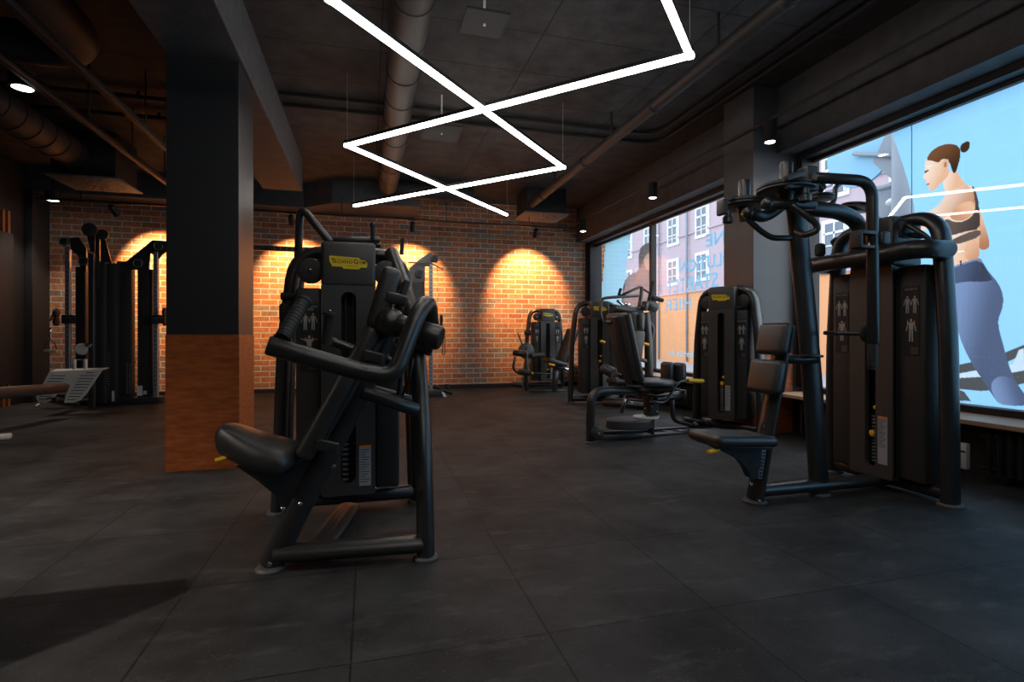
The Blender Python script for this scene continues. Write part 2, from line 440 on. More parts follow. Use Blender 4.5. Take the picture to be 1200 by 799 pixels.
struct(B().bb(4.02, 4.32, YF, -2.4, .4, 2.72, 0).build('wall_corner', 'paint_dark', smooth=False))

# left wall: board door, timber slats above and below it
d = struct(B().bb(XL, XL + .06, 7.0, 8.66, .30, 2.32, .004).build('door_1', 'paint_dark', smooth=False))
b = B()
for k in range(16): b.bb(XL, XL + .035, 7.02 + k * .105, 7.07 + k * .105, 0, 2.62, .003)
struct(b.build('trim_1', 'slat', smooth=False))
B().bb(XL, XL + .10, 8.95, 9.42, 0, ZC, .004)
struct(B().bb(XL, XL + .10, 9.0, 9.42, 0, 3.03, .004).build('trim_2', 'column_paint', smooth=False))

# ------------------------------------------------------------------ radiators and a socket
def radiator(y0, y1, label):
    r = thing('radiator', label, 'radiator', (3.90, (y0 + y1) / 2, 0), 'column radiators under the window boards')
    n = int((y1 - y0) / .058)
    b = B()
    b.tube([(3.90, y0, .30), (3.90, y1, .30)], .022, n=10); b.tube([(3.90, y0, .085), (3.90, y1, .085)], .022, n=10)
    b.build('header_pipe', 'radiator', r)
    for k in range(n):
        y = y0 + .02 + k * .058
        b = B()
        for x in (3.84, 3.90, 3.96):
            b.tube([(x, y, .07), (x, y, .325)], .016, .018, n=8)
        b.box((3.90, y, .322), (.15, .034, .02), None, .008).box((3.90, y, .072), (.15, .034, .02), None, .008)
        b.build('radiator_column', 'radiator', r)
    b = B()
    for y in (y0 + .15, y1 - .15): b.bb(3.87, 3.93, y - .012, y + .012, 0, .08, .003)
    b.build('radiator_feet', 'radiator', r)
    return r
radiator(1.35, 2.55, 'long black column radiator under the poster window, at the right edge')
radiator(3.10, 4.05, 'black column radiator beside the pier, seen past the seat of the fly machine')
radiator(5.3, 6.9, 'black column radiator under the far window, behind the hip machine')
p = ax(1130, 534, 3.80)
sk = thing('power_socket', 'white socket box on the radiator side by the fly machine leg', 'socket', p)
B().box(p, (.035, .05, .17), None, .006).build('socket_plate', 'white', sk)
B().box(p + V((-.018, 0, .03)), (.004, .03, .012), None, .001).build('socket_slot', 'black', sk)

# ------------------------------------------------------------------ light strips
emit('led', (1.0, .95, .90), 14.0)
def strip(name, pts, label):
    t = thing(name, label, 'ceiling light', pts[0], 'zigzag strip lights')
    for i in range(len(pts) - 1):
        a, c = V(pts[i]), V(pts[i+1]); d = (c - a).normalized()
        a2 = a - d * (.025 if i else 0); c2 = c + d * (.025 if i < len(pts) - 2 else 0)
        B().beam(a2 + V((0, 0, .03)), c2 + V((0, 0, .03)), .034, .03, bev=.002).build('strip_housing', 'frame', t, smooth=False)
        B().beam(a2, c2, .038, .030, bev=.005).build('strip_diffuser', 'led', t)
    for p in pts[:]:
        B().cyl(V(p) + V((0, 0, .04)), V((p[0], p[1], ZC - .005)), .0015, n=6).build('suspension_wire', 'steel', t)
    return t
ZL = 2.68
xa, xb = -.19, 1.93
strip('zigzag_light', [(xa, -1.63, ZL), (xb, .62, ZL), (xa, 2.87, ZL), (xb, 5.12, ZL), (xa, 7.37, ZL)], 'white zigzag strip light whose far end points left, crossing its twin')
strip('zigzag_light', [(xb, -1.63, ZL + .012), (xa, .62, ZL + .012), (1.47, 2.42, ZL + .012), (xb, 2.89, ZL + .012), (xa, 5.08, ZL + .012), (xb, 7.40, ZL + .012)], 'white zigzag strip light whose far end points right, crossing its twin')

# ------------------------------------------------------------------ ceiling services
def tagmesh(o, label, cat, loc=None, group=None):
    if loc is None:
        bb = [V(c) for c in o.bound_box]; loc = sum(bb, V()) / 8
    at_origin(o, loc); return tag(o, label, cat, group)
# central spiral duct
b = B(); b.tube([(.28, -2.5, 3.17), (.28, 8.05, 3.17)], .135, n=28)
for k in range(20): b.lathe((.28, -2.0 + k * .5, 3.17), (.28, -1.985 + k * .5, 3.17), [(0, .136), (.2, .141), (.8, .141), (1, .136)], 28)
tagmesh(b.build('ventilation_duct', 'duct'), 'long round spiral duct over the middle of the zigzag lights', 'duct')
b = B(); b.tube([(.28, 8.3, 3.19), (1.6, 8.3, 3.19)], .13, n=20)
tagmesh(b.build('ventilation_duct', 'duct'), 'short cross duct at the far wall end of the long duct', 'duct')
b = B(); b.tube([(-3.30, 5.2, 3.06), (-3.30, 7.25, 3.06)], .17, n=28)
for k in range(8): b.lathe((-3.30, 5.3 + k * .25, 3.06), (-3.30, 5.315 + k * .25, 3.06), [(0, .171), (.2, .178), (.8, .178), (1, .171)], 28)
tagmesh(b.build('ventilation_duct', 'duct'), 'round spiral duct left of the column leading into the ceiling diffuser box', 'duct')
b = B(); b.tube([(-4.3, 4.6, 3.12), (-2.05, 4.75, 3.12), (-2.0, 2.0, 3.12)], .15, bend=.35, n=24)
tagmesh(b.build('ventilation_duct', 'duct'), 'bent round duct at the upper left corner near the front', 'duct')
def diffuser(name, x0, x1, y0, y1, z, h, label):
    t = thing(name, label, 'air diffuser', ((x0+x1)/2, (y0+y1)/2, z), 'ceiling diffuser boxes')
    B().bb(x0+.05, x1-.05, y0+.05, y1-.05, z+.02, z+h, .006).build('plenum_box', 'duct', t)
    b = B(); cx, cy = (x0+x1)/2, (y0+y1)/2
    b.bb(x0, x1, y0, y1, z, z+.02, .003)
    t2 = b.build('face_plate', 'diffuser_face', t)
    b = B()
    R = min(x1-x0, y1-y0) * .45
    for ring, (r0, r1, n) in enumerate(((.25, .55, 12), (.62, .95, 18))):
        for k in range(n):
            a = 2 * PI * k / n; d = V((math.cos(a), math.sin(a), 0)); s = V((-d.y, d.x, 0)) * .011
            c = V((cx, cy, z - .001))
            b.prism([c + d*R*r0 - s, c + d*R*r1 - s, c + d*R*r1 + s, c + d*R*r0 + s], (0, 0, .002))
    b.build('swirl_slots', 'black', t2, smooth=False)
    return t
diffuser('ceiling_diffuser', 2.42, 3.20, 8.15, 8.85, 2.94, .42, 'square swirl diffuser box on the ceiling by the far right corner')
diffuser('ceiling_diffuser', -3.60, -2.85, 7.25, 7.95, 2.80, .56, 'square swirl diffuser box left of the column above the cable station')
b = B(); b.tube([(2.52, 8.1, 3.05), (2.52, -2.5, 3.05)], .058, n=18)
for y in (7.5, 5.9, 4.3, 2.7): b.lathe((2.52, y, 3.05), (2.52, y + .06, 3.05), [(0, .06), (.2, .068), (.8, .068), (1, .06)], 18)
for y in (7.0, 5.2, 3.4, 1.0): b.bb(2.51, 2.53, y, y + .02, 3.05, ZC - .005, .001)
tagmesh(b.build('sprinkler_pipe', 'duct'), 'thick pipe running from the far diffuser box toward the front right', 'pipe')
for i, (dy, dz, lab) in enumerate(((-.27, 0, 'thin pipe crossing the ceiling then turning along the window side, inner one of two'), (0, 0, 'thin pipe crossing the ceiling then turning along the window side, outer one of two'))):
    xx = 3.30 + .17 * i
    b = B(); z = 3.333 + dz; dy += .26
    b.tube([(-.85, 5.62 + dy, z), (xx, 5.62 + dy, z), (xx, -2.6, z)], .020, bend=.25, n=10)
    for x in (.9, 1.7, 2.4): b.bb(x, x + .02, 5.61 + dy, 5.63 + dy, z, ZC - .005, .001)
    for y in (5.0, 4.0, 3.0, 2.0): b.bb(xx - .01, xx + .01, y, y + .02, z, ZC - .005, .001)
    tagmesh(b.build('thin_pipe', 'duct'), lab, 'pipe')
for i, (y, lab) in enumerate(((6.0, 'thin cable pipe left of the column, nearer of the cross runs'), (6.52, 'thin cable pipe left of the column, farther of the cross runs'))):
    b = B(); b.tube([(XL, y, 3.30), (-1.37, y, 3.30)], .022, n=8)
    for x in (-4.0, -3.0, -2.2): b.bb(x, x + .02, y - .01, y + .01, 3.30, ZC - .005, .001)
    tagmesh(b.build('thin_pipe', 'duct'), lab, 'pipe')
# cable trays on the left
for i, x in enumerate((-2.42, -1.98)):
    b = B(); b.bb(x, x + .05, .5, 8.4, 2.80, 2.85, .003)
    for k in range(4): b.bb(x + .02, x + .03, 5.5 + k * .9, 5.52 + k * .9, 2.85, ZC - .005, .001)
    tagmesh(b.build('track_rail', 'black'), ('dark ceiling rail left of the column, the farther from it', 'dark ceiling rail left of the column, the nearer to it')[i], 'rail')
for (x0, x1, y0, y1, z, lab) in ((.585, .865, 3.22, 3.50, 2.97, 'square dark ceiling plate with bolt, nearest the camera inside the zigzag'), (.52, .89, 5.08, 5.50, 2.97, 'square dark ceiling plate with bolt, beyond the strip light crossing')):
    t = thing('ceiling_plate', lab, 'ceiling plate', ((x0+x1)/2, (y0+y1)/2, z), 'bolted ceiling plates')
    B().bb(x0, x1, y0, y1, z, z + .015, .002).build('plate', 'ceiling_cladding', t, smooth=False)
    B().cyl(((x0+x1)/2, (y0+y1)/2, z - .012), ((x0+x1)/2, (y0+y1)/2, ZC - .005), .009, n=10).build('bolt', 'steel', t)
# conduit carrying the three surface downlights along the windows
b = B(); b.tube([(3.55, 9.4, 2.93), (3.55, -2.8, 2.93)], .014, n=8)
tagmesh(b.build('conduit', 'duct'), 'thin straight conduit above the downlights along the window side', 'pipe')
emit('lamp_white', (1.0, .93, .84), 22)
def downlight(name, c, r, h, label, energy, col=(1, .9, .78), size=1.75, group='surface mounted cylinder downlights', top=ZC - .005):
    t = thing(name, label, 'ceiling lamp', c, group)
    c = V(c)
    B().lathe(c, c + V((0, 0, h)), [(0, r*.80), (0, r), (1, r), (1, r*.8)], 24).build('lamp_housing', 'frame', t)
    B().cyl(c + V((0, 0, h)), V((c.x, c.y, top)), .012, n=8).build('mount', 'frame', t)
    B().cyl(c + V((0, 0, -.002)), c + V((0, 0, .004)), r * .78, n=24).build('lamp_lens', 'lamp_white', t)
    if energy:
        l = bpy.data.lights.new('downlight_lamp', 'SPOT'); l.energy = energy; l.color = col; l.spot_size = size; l.spot_blend = .6; l.shadow_soft_size = .05
        lo = bpy.data.objects.new('downlight_lamp', l); COL.objects.link(lo); lo.parent = t; lo.location = (0, 0, -.02)
    return t
downlight('downlight', (3.55, 4.06, 2.72), .058, .19, 'round downlight on the pier beside the fly machine top', 10, top=2.93)
downlight('downlight', (3.53, 6.10, 2.72), .058, .19, 'round downlight above the far window, middle of the window row', 10, top=2.93)
downlight('downlight', (3.52, 8.37, 2.72), .058, .19, 'round downlight nearest the brick wall by the far window', 10, top=2.93)
downlight('downlight', (-2.50, 4.78, 2.80), .085, .12, 'large round downlight left of the column, near the upper left', 40, top=2.965)
downlight('downlight', (-4.18, 8.65, 2.80), .085, .12, 'round downlight in the far left corner above the cable station', 60)
downlight('downlight', (-3.30, 1.50, 2.80), .085, .12, 'unseen round downlight added on the left to throw the bench shadow', 330, size=2.2)  # added lamp out of view, placed so the bench shadow reaches the floor

# wall washers on the rail along the brick wall
b = B(); b.bb(-4.3, 3.45, 8.50, 8.53, 2.775, 2.80, .002)
for x in (-3.8, -2.2, -.4, 1.2, 2.6): b.bb(x, x + .01, 8.51, 8.52, 2.8, 3.1, .001)
b.tube([(3.45, 8.515, 2.79), (3.55, 8.3, 2.93)], .010, n=6)
tagmesh(b.build('spotlight_rail', 'frame'), 'black track rail along the brick wall carrying the spotlights', 'rail')
def wallwash(x, label, energy=290, dx=0.0, tz=1.9):
    c = V((x, 8.515, 2.775)); aim = V((x + dx, YB, tz))
    d = (aim - (c - V((0, 0, .09)))).normalized(); p = c - V((0, 0, .09))
    t = thing('track_spotlight', label, 'spotlight', c, 'track spotlights along the brick wall')
    B().box(c, (.13, .03, .02), None, .003).build('track_adapter', 'frame', t)
    B().cyl(c, p, .008, n=8).build('stem', 'frame', t)
    B().lathe(p - d * .07, p + d * .085, [(0, .034), (.05, .040), (1, .042), (1, .034), (.9, .030)], 20).build('spot_head', 'frame', t)
    B().cyl(p + d * .074, p + d * .078, .030, n=16).build('spot_lens', 'lamp_warm', t)
    l = bpy.data.lights.new('spot_lamp', 'SPOT'); l.energy = energy; l.color = (1, .60, .25); l.spot_size = math.radians(76); l.spot_blend = .55; l.shadow_soft_size = .02
    lo = bpy.data.objects.new('spot_lamp', l); COL.objects.link(lo); lo.parent = t
    lo.location = (p + d * .095) - c
    lo.rotation_euler = d.to_track_quat('-Z', 'Y').to_euler()
emit('lamp_warm', (1.0, .7, .4), 8)
wallwash(-3.41, 'track spotlight over the left cable station, left of the column', dx=.32)
wallwash(-1.12, 'track spotlight just right of the column, behind the near machine top bar')
wallwash(.67, 'track spotlight over the middle cable station, below the zigzag end')
wallwash(2.72, 'track spotlight nearest the far diffuser box, lighting the bare bricks', dx=.10)
# ------------------------------------------------------------------ parts shared by the strength machines
BADGE = [(-.5, .147), (-.46, .16), (.27, .125), (.33, .06), (.43, .06), (.48, .0), (.5, -.03), (.48, -.14), (.315, -.14), (.28, -.19), (-.13, -.185), (-.17, -.13), (-.42, -.13), (-.45, -.06), (-.49, -.0)]
def badge(mtx, w, parent):
    b = B(mtx); b.prism([(x * w, y * w, .002) for x, y in BADGE], (0, 0, -.003))
    o = b.build('badge', 'badge', parent, smooth=False, label='yellow maker badge with black lettering')
    T = Matrix.Translation
    for s_, k, x, y in (('T', .18, -.40, .02), ('ECHNO', .125, -.13, .0), ('G', .18, .20, .01), ('YM', .125, .36, -.01)):
        text(s_, k * w, 'ink', mtx @ T((x * w, y * w, .0022)), parent=o, space=1.15, bold=.0004)
    b = B(mtx)
    b.prism([(-.32 * w, .085 * w, .0022), (.16 * w, .085 * w, .0022), (.16 * w, .077 * w, .0022), (-.32 * w, .077 * w, .0022)], (0, 0, .0004))
    b.prism([(-.08 * w, -.105 * w, .0022), (.26 * w, -.105 * w, .0022), (.26 * w, -.113 * w, .0022), (-.08 * w, -.113 * w, .0022)], (0, 0, .0004))
    b.build('badge_rule', 'ink', o, smooth=False)
    return o
def figure(b, cx, z, h, y, arms=0):
    # little printed body, head up, height h, top at z
    def q(pts): b.prism([(cx + x * h, y, z + zz * h) for x, zz in pts], (0, -.0004, 0))
    q([(.055 * math.cos(a * PI / 5), -.07 + .07 * math.sin(a * PI / 5)) for a in range(10)])
    q([(-.13, -.16), (.13, -.16), (.10, -.34), (.09, -.5), (-.09, -.5), (-.10, -.34)])
    q([(-.09, -.51), (-.01, -.51), (-.02, -.76), (-.03, -1), (-.09, -1), (-.09, -.76)])
    q([(.09, -.51), (.01, -.51), (.02, -.76), (.03, -1), (.09, -1), (.09, -.76)])
    for s in (-1, 1):
        if arms: q([(s*.13, -.17), (s*.34, -.2), (s*.36, -.12), (s*.13, -.24)][::1])
        else: q([(s*.14, -.17), (s*.20, -.36), (s*.24, -.55), (s*.19, -.55), (s*.15, -.36)])
def placard(xf, parent, x, ztop, w, h, title, y, arms=0):
    b = B(xf); b.bb(x - w/2, x + w/2, y - .002, y + .001, ztop - h, ztop, .0006, 1)
    p = b.build('instruction_placard', 'black', parent, smooth=False)
    yy = y - .0022
    for fx, fz, fh, fa in ((x - w * .22, ztop - h * .14, h * .25, 0), (x + w * .22, ztop - h * .14, h * .25, 0), (x, ztop - h * .47, h * .33, arms)):
        b = B(xf); figure(b, fx, fz, fh, yy, fa); b.build('printed_figure', 'print', p, smooth=False)
    b = B(xf)
    for s in (-1, 1):
        b.bb(x + s * w * .22 - .005, x + s * w * .22 + .005, yy - .0008, yy, ztop - h * .205, ztop - h * .185, 0)
        b.bb(x + s * w * .20 - .003, x + s * w * .20 + .003, yy - .0008, yy, ztop - h * .56, ztop - h * .50, 0)
    b.build('highlight_marks', 'orange', p, smooth=False)
    b = B(xf)
    b.bb(x - w * .02, x + w * .42, yy - .0006, yy, ztop - h * .985, ztop - h * .88, 0)
    b.build('printed_frame', 'shroud', p, smooth=False)
    for i, t in enumerate(title):
        m4 = (xf @ Matrix.Translation((x, yy, ztop - h * (.045 + .042 * i))) @ Matrix.Rotation(PI/2, 4, 'X'))
        text(t, min(.017, 1.45 * w / max(6, len(t))), 'print', m4, parent=p, ext=.0003)
    return p
def stadium(cx, z0, z1, r, n=40):
    pts = []
    k = n // 2
    for i in range(k): a = PI + PI * i / (k - 1); pts.append((cx + r * math.cos(a), z0 + r + r * math.sin(a)))
    for i in range(k): a = PI * i / (k - 1); pts.append((cx + r * math.cos(a), z1 - r + r * math.sin(a)))
    return pts
def rrect_like(cx, w, z0, z1, inner):
    # outer loop matched to the inner stadium's points
    pts = []; n = len(inner); k = n // 2
    for i in range(n):
        ix, iz = inner[i]; j = i % k; t = j / (k - 1)
        up = i >= k
        s = (1 if up else -1)
        u = t * 4          # 0..4 across: side, corner, bottom, corner, side
        zz = z1 if up else z0
        za = inner[0 if not up else k][1]
        xs = 1 if up else -1
        if u < 1: p = (cx + xs * w, za + (zz - za) * u)
        elif u <= 3: p = (cx + xs * w * (2 - u), zz)
        else: p = (cx - xs * w, zz + (za - zz) * (u - 3))
        pts.append(p)
    return pts
def tower(root, xf, foot=.37, top=.25, W=.254, CW=.132, zb=.14, zp=1.195, zh=1.425, slot=(.20, 1.17), title=(('',), ('',)), placards=((-.19, 1.11, .085, .34), (.19, 1.11, .085, .34)),
          arch_top=1.40, rr=(.036, .050), stack=(.21, .62), pin=.5, double=False, arms=0, sticker=(.052, .39, .058, .205), pulleys=True, mid=.34, badge_x=0, detail=True, depth=.24, ay_=.20):
    # twin arch legs
    for k in range(2 if double else 1):
        y = ay_ + .13 * k; dx = -.012 * k
        b = B(xf); b.tube([(-foot - dx, y, .012), (-mid - dx, y, .90), (-top - .03 - dx, y, arch_top), (top + .03 + dx, y, arch_top), (mid + dx, y, .90), (foot + dx, y, .012)], rr[0], rr[1], bend=.15, n=18, up=(0, 1, 0))
        b.build('arch_frame' if k == 0 else 'rear_arch', 'powder', root)
    for s in (-1, 1): B(xf).lathe((s * foot, ay_, 0), (s * foot, ay_, .02), [(0, rr[1] * 1.10), (.5, rr[1] * 1.12), (1, rr[1] * 1.0)], 24).build('foot_pad', 'footgrey', root)
    b = B(xf); b.tube([(-foot, ay_, .065), (foot, ay_, .065)], .036, .040, n=14); b.build('base_crossbar', 'powder', root)
    # central column: front skin with the stack slot cut through, side walls
    inner = stadium(0, slot[0], slot[1], .036)
    outer = rrect_like(0, CW, zb, zp + .02, inner)
    b = B(xf); b.ringpanel(outer, inner, 0, .03)
    b.bb(-CW, -CW + .02, .01, depth, zb, zp, .006).bb(CW - .02, CW, .01, depth, zb, zp, .006).bb(-CW, CW, depth - .02, depth, zb, zp, .004)
    b.bb(-CW + .01, CW - .01, .02, depth, zb, zb + .02, .002)
    c = b.build('centre_shroud', 'shroud', root)
    B(xf).bb(-.07, .07, .10, .105, zb + .02, zp, 0).build('slot_back', 'black', c, smooth=False)
    b = B(xf); b.box((0, .115, (zp + zh) / 2), (CW * 2 + .002, .24, zh - zp), None, .022, 4)
    hd = b.build('head_cover', 'shroud', root)
    badge(xf @ Matrix.Translation((badge_x, -.0072, (zp + zh) / 2 + .01)) @ Matrix.Rotation(PI/2, 4, 'X'), .185, hd)
    for s in (-1, 1):
        b = B(xf); x0, x1 = sorted((s * CW, s * W))
        b.box(((x0 + x1) / 2, .035 + (depth - .03) / 2, (zb + .01 + zp) / 2), (x1 - x0, depth - .03, zp - zb - .02), None, .014, 3)
        b.build('side_shroud', 'shroud2', root)
    for i, (x, zt, w, h) in enumerate(placards):
        if detail: placard(xf, root, x, zt, w, h, title[i], .034, arms)
        else: placard(xf, root, x, zt, w, h, (), .034, arms)
    # weight stack in the slot
    n = 14; dz = (stack[1] - stack[0]) / n
    for x in (-.018, .022): B(xf).cyl((x, .085, zb + .03), (x, .085, slot[1] + .02), .006, n=10).build('guide_rod', 'chrome', root)
    for k in range(n):
        b = B(xf); z = stack[0] + k * dz
        b.bb(-.065, .065, .052, .095, z, z + dz * .82, .002, 1)
        pl = b.build('weight_plate', 'weight', root, smooth=False)
        B(xf).bb(-.030, -.002, .0495, .053, z + dz * .16, z + dz * .66, 0).build('number_tag', 'print', pl, smooth=False)
    b = B(xf); z = stack[0] + (stack[1] - stack[0]) * pin
    b.lathe((.004, .055, z), (.004, .006, z), [(0, .006), (.5, .006), (.5, .017), (.95, .019), (1, .012)], 16)
    b.build('selector_pin', 'yellow', root, label='yellow selector pin in the weight stack')
    b = B(xf); b.box((.018, .03, stack[1] + .045), (.036, .03, .026), None, .010, 3)
    b.build('stack_lever', 'yellow', root, label='yellow lever above the weight stack')
    if sticker:
        x, zt, w, h = sticker
        b = B(xf); b.bb(x, x + w, -.0012, .001, zt - h, zt, 0); st = b.build('safety_sticker', 'sticker', root, smooth=False, label='grey safety notice with an orange top edge')
        B(xf).bb(x, x + w, -.0016, -.001, zt - .012, zt, 0).build('sticker_header', 'orange', st, smooth=False)
        b = B(xf)
        for k in range(14): b.bb(x + .006, x + w - .008 - .01 * ((k * 7) % 3), -.0015, -.0011, zt - .024 - k * .0125, zt - .0205 - k * .0125, 0)
        b.build('sticker_print', 'weight', st, smooth=False)
    if pulleys:
        for s in (-1, 1):
            b = B(xf); b.lathe((s * (CW + .055), .06, zp + .085), (s * (CW + .055), .10, zp + .085), [(0, .045), (.1, .062), (.5, .066), (.9, .062), (1, .05)], 26)
            b.lathe((s * (CW + .055), .054, zp + .085), (s * (CW + .055), .062, zp + .085), [(0, .010), (1, .014)], 12)
            pc = b.build('pulley_cover', 'shroud2', root)
            B(xf).cyl((s * (CW + .055), .050, zp + .085), (s * (CW + .055), .056, zp + .085), .007, n=10).build('pulley_bolt', 'chrome', pc)
def XF(x, y, deg): return Matrix.Translation((x, y, 0)) @ Matrix.Rotation(math.radians(deg), 4, 'Z')
# ------------------------------------------------------------------ the near machine
M = thing('shoulder_press_machine', 'large black weight machine in the foreground with black saddle seat and yellow badge', 'weight machine', (-.10, 2.7, 0))
tower(M, XF(-.098, 2.80, 0), title=(('SHOULDER', 'PRESS'), ('SHOULDER', 'PRESS')), double=True, arms=1, ay_=.25, pin=.86, stack=(.20, .56))
Yc = 2.32
# floor frame
a0 = V((-.38, 2.33, .0)); a1 = V((.235, 2.27, .0))
B().tube([(-.37, 2.325, .065), (.225, 2.275, .065)], .052, .036, n=18).build('front_base_bar', 'powder', M)
B().tube([(-.215, 2.32, .058), (-.10, 2.88, .058)], .060, .026, n=18).build('centre_base_beam', 'powder', M)
each('foot_pad', 'footgrey', M, [lambda b: b.lathe((-.385, 2.327, 0), (-.385, 2.327, .018), [(0, .056), (.5, .058), (1, .05)], 24), lambda b: b.lathe((.235, 2.27, 0), (.235, 2.27, .018), [(0, .051), (.5, .053), (1, .046)], 24)])
# leaning front leg on the right that joins the arch
B().tube([(.235, 2.27, .01), (.232, 2.32, .45), (.222, 2.62, 1.02), (.12, 2.98, 1.405)], .038, .044, bend=.22, n=18, up=(0, 1, 0)).build('front_leg', 'powder', M)
# seat mast leaning up to the pads
ms = [V((-.385, 2.327, .012)), ay(352, 592, Yc), ay(390, 520, Yc), ay(436, 430, Yc), ay(466, 345, Yc)]
B().tube(ms, .030, .048, bend=.12, n=18, up=(1, 0, 0)).build('seat_mast', 'powder', M)
for px, py in ((316, 661), (332, 596), (352, 590), (391, 546)):
    p = ay(px, py, Yc - .05); B().cyl(p, p + V((0, -.008, 0)), .008, n=12).build('bolt', 'chrome', M)
# seat: thick saddle narrowing to the raised nose
t = bmesh.new(); bmesh.ops.create_cube(t, size=1); bmesh.ops.subdivide_edges(t, edges=t.edges[:], cuts=5, use_grid_fill=True)
sc = ay(303, 531, Yc)
for v in t.verts:
    x, y, z = v.co * 2
    r = max(abs(x), abs(y), abs(z)); L_ = math.sqrt(x*x + y*y + z*z)
    k = .62 * r / L_ + .38 * 1.0 * 1.0 if L_ else 1
    q = V((x, y, z)).normalized() * r
    q = V((x, y, z)).lerp(q, .55)
    wy = .135 + .05 * q.x
    zc = .018 * (1 - q.x) + .030 * max(0, -q.x) - .012 * q.y * q.y * (1 + q.x)
    v.co = V((q.x * .170, q.y * wy, q.z * (.062 - .008 * q.x) + zc))
bmesh.ops.smooth_vert(t, verts=t.verts[:], factor=.5, use_axis_x=True, use_axis_y=True, use_axis_z=True)
b = B(); b._bm(t, Matrix.Translation(sc) @ Matrix.Rotation(math.radians(6), 4, 'Y') @ Matrix.Rotation(math.radians(-8), 4, 'Z'))
st = b.build('seat', 'leather', M, label='black padded saddle seat')
sub = st.modifiers.new('round', 'SUBSURF'); sub.levels = 2; sub.render_levels = 2
b = B(); Yb = Yc - .012
b.prism([ay(275, 545, Yb), ay(345, 545, Yb), ay(372, 535, Yb), ay(385, 560, Yb), ay(350, 606, Yb), ay(334, 604, Yb), ay(322, 580, Yb), ay(300, 562, Yb)], (0, .03, 0))
b.build('seat_bracket', 'powder', M)
b = B(); p = ay(265, 536, Yc - .06)
b.tube([p + V((.11, .05, .03)), p + V((.02, .0, .004))], .006, n=8)
lv = b.build('lever_rod', 'powder', M)
B().tube([p + V((.02, 0, .004)), p + V((-.035, -.01, -.008))], .013, .009, n=12).build('seat_lever', 'yellow', lv, label='yellow seat adjustment lever')
# back pads, seen from the side
def slab(name, a, c, th, w, y, bev=.03, m='leather', parent=M, label=None):
    a, c = ay(*a, y), ay(*c, y)
    b = B(); b.beam(a, c, w, th, up=(-(c - a).z, 0, (c - a).x), bev=bev, seg=5)
    return b.build(name, m, parent, label=label)
slab('lower_back_pad', (357, 532), (440, 382), .072, .25, Yc, label='long padded lower backrest')
slab('upper_back_pad', (439, 386), (459, 317), .080, .27, Yc, label='short padded upper backrest')
slab('lower_pad_backing', (378, 515), (452, 388), .028, .20, Yc, .012, 'shroud2')
slab('upper_pad_backing', (459, 385), (476, 330), .030, .20, Yc, .012, 'shroud2')
for px, py in ((384, 523), (464, 350), (437, 418)):
    p = ay(px, py, Yc - .13); B().box(p, (.085, .016, .046), Euler((0, math.radians(14), 0)), .02, 4).build('pad_bracket', 'powder', M)
# near movement arm: one bent tube, grip, pivot
Yn = 2.02
arm = [ay(313, 404, Yn - .06), ay(425, 436, Yn), ay(468, 430, Yn), ay(478, 400, Yn + .02), ay(491, 358, Yn + .05), ay(508, 372, Yn + .22), ay(500, 398, Yn + .40)]
B().tube(arm[:2] + [ay(462, 441, Yn), ay(490, 366, Yn + .05), ay(502, 352, Yn + .14), ay(508, 400, Yn + .42)], .0335, bend=.11, n=20, bs=8).build('near_movement_arm', 'powder', M)
g0, g1 = ay(330, 398, Yn - .04), ay(356, 352, Yn + .12)
d = (g1 - g0); b = B(); prof = [(0, .030), (.04, .024)]
for k in range(11): prof += [(.06 + k * .078, .0275), (.12 + k * .078, .0275), (.125 + k * .078, .0258), (.132 + k * .078, .0258)]
prof += [(.94, .031), (.99, .031), (1, .027)]
b.lathe(g0, g1, prof, 24); b.build('near_grip', 'rubber', M, label='ribbed rubber hand grip')
b = B(); pv = ay(457, 378, 2.20); b.ball(pv, .062, (1, .9, 1)); b.build('pivot_housing', 'powder', M)
p2 = ay(517, 397, 2.12); dd = (p2 - pv).normalized()
B().tube([pv, pv + dd * .12], .046, n=22).build('pivot_tube', 'powder', M)
B().tube([pv + dd * .12, p2], .050, n=24).build('counterweight', 'powder', M, label='fat cylindrical counterweight')
q0, q1 = ay(478, 396, 2.5), ay(508, 408, 2.48)
B().tube([q0, q1], .042, n=22).build('rear_counterweight', 'powder', M)
B().tube([ay(496, 366, 2.46), ay(502, 372, 2.44), ay(513, 396, 2.40)], .026, n=14).build('rear_arm_elbow', 'powder', M)
# far movement arm and its upright grip
f0, f1 = ay(378, 396, 2.62), ay(416, 410, 2.62)
B().tube([f0, f1, ay(452, 425, 2.6)], .022, n=16).build('far_movement_arm', 'powder', M)
h0, h1 = ay(383, 403, 2.58), ay(386, 366, 2.56)
B().lathe(h0, h1, [(0, .026), (.05, .022), (.9, .022), (.91, .029), (1, .027)], 20).build('far_grip', 'rubber', M)
B().cyl(h1, h1 + V((0, -.006, .012)), .009, n=10).build('grip_bolt', 'chrome', M)
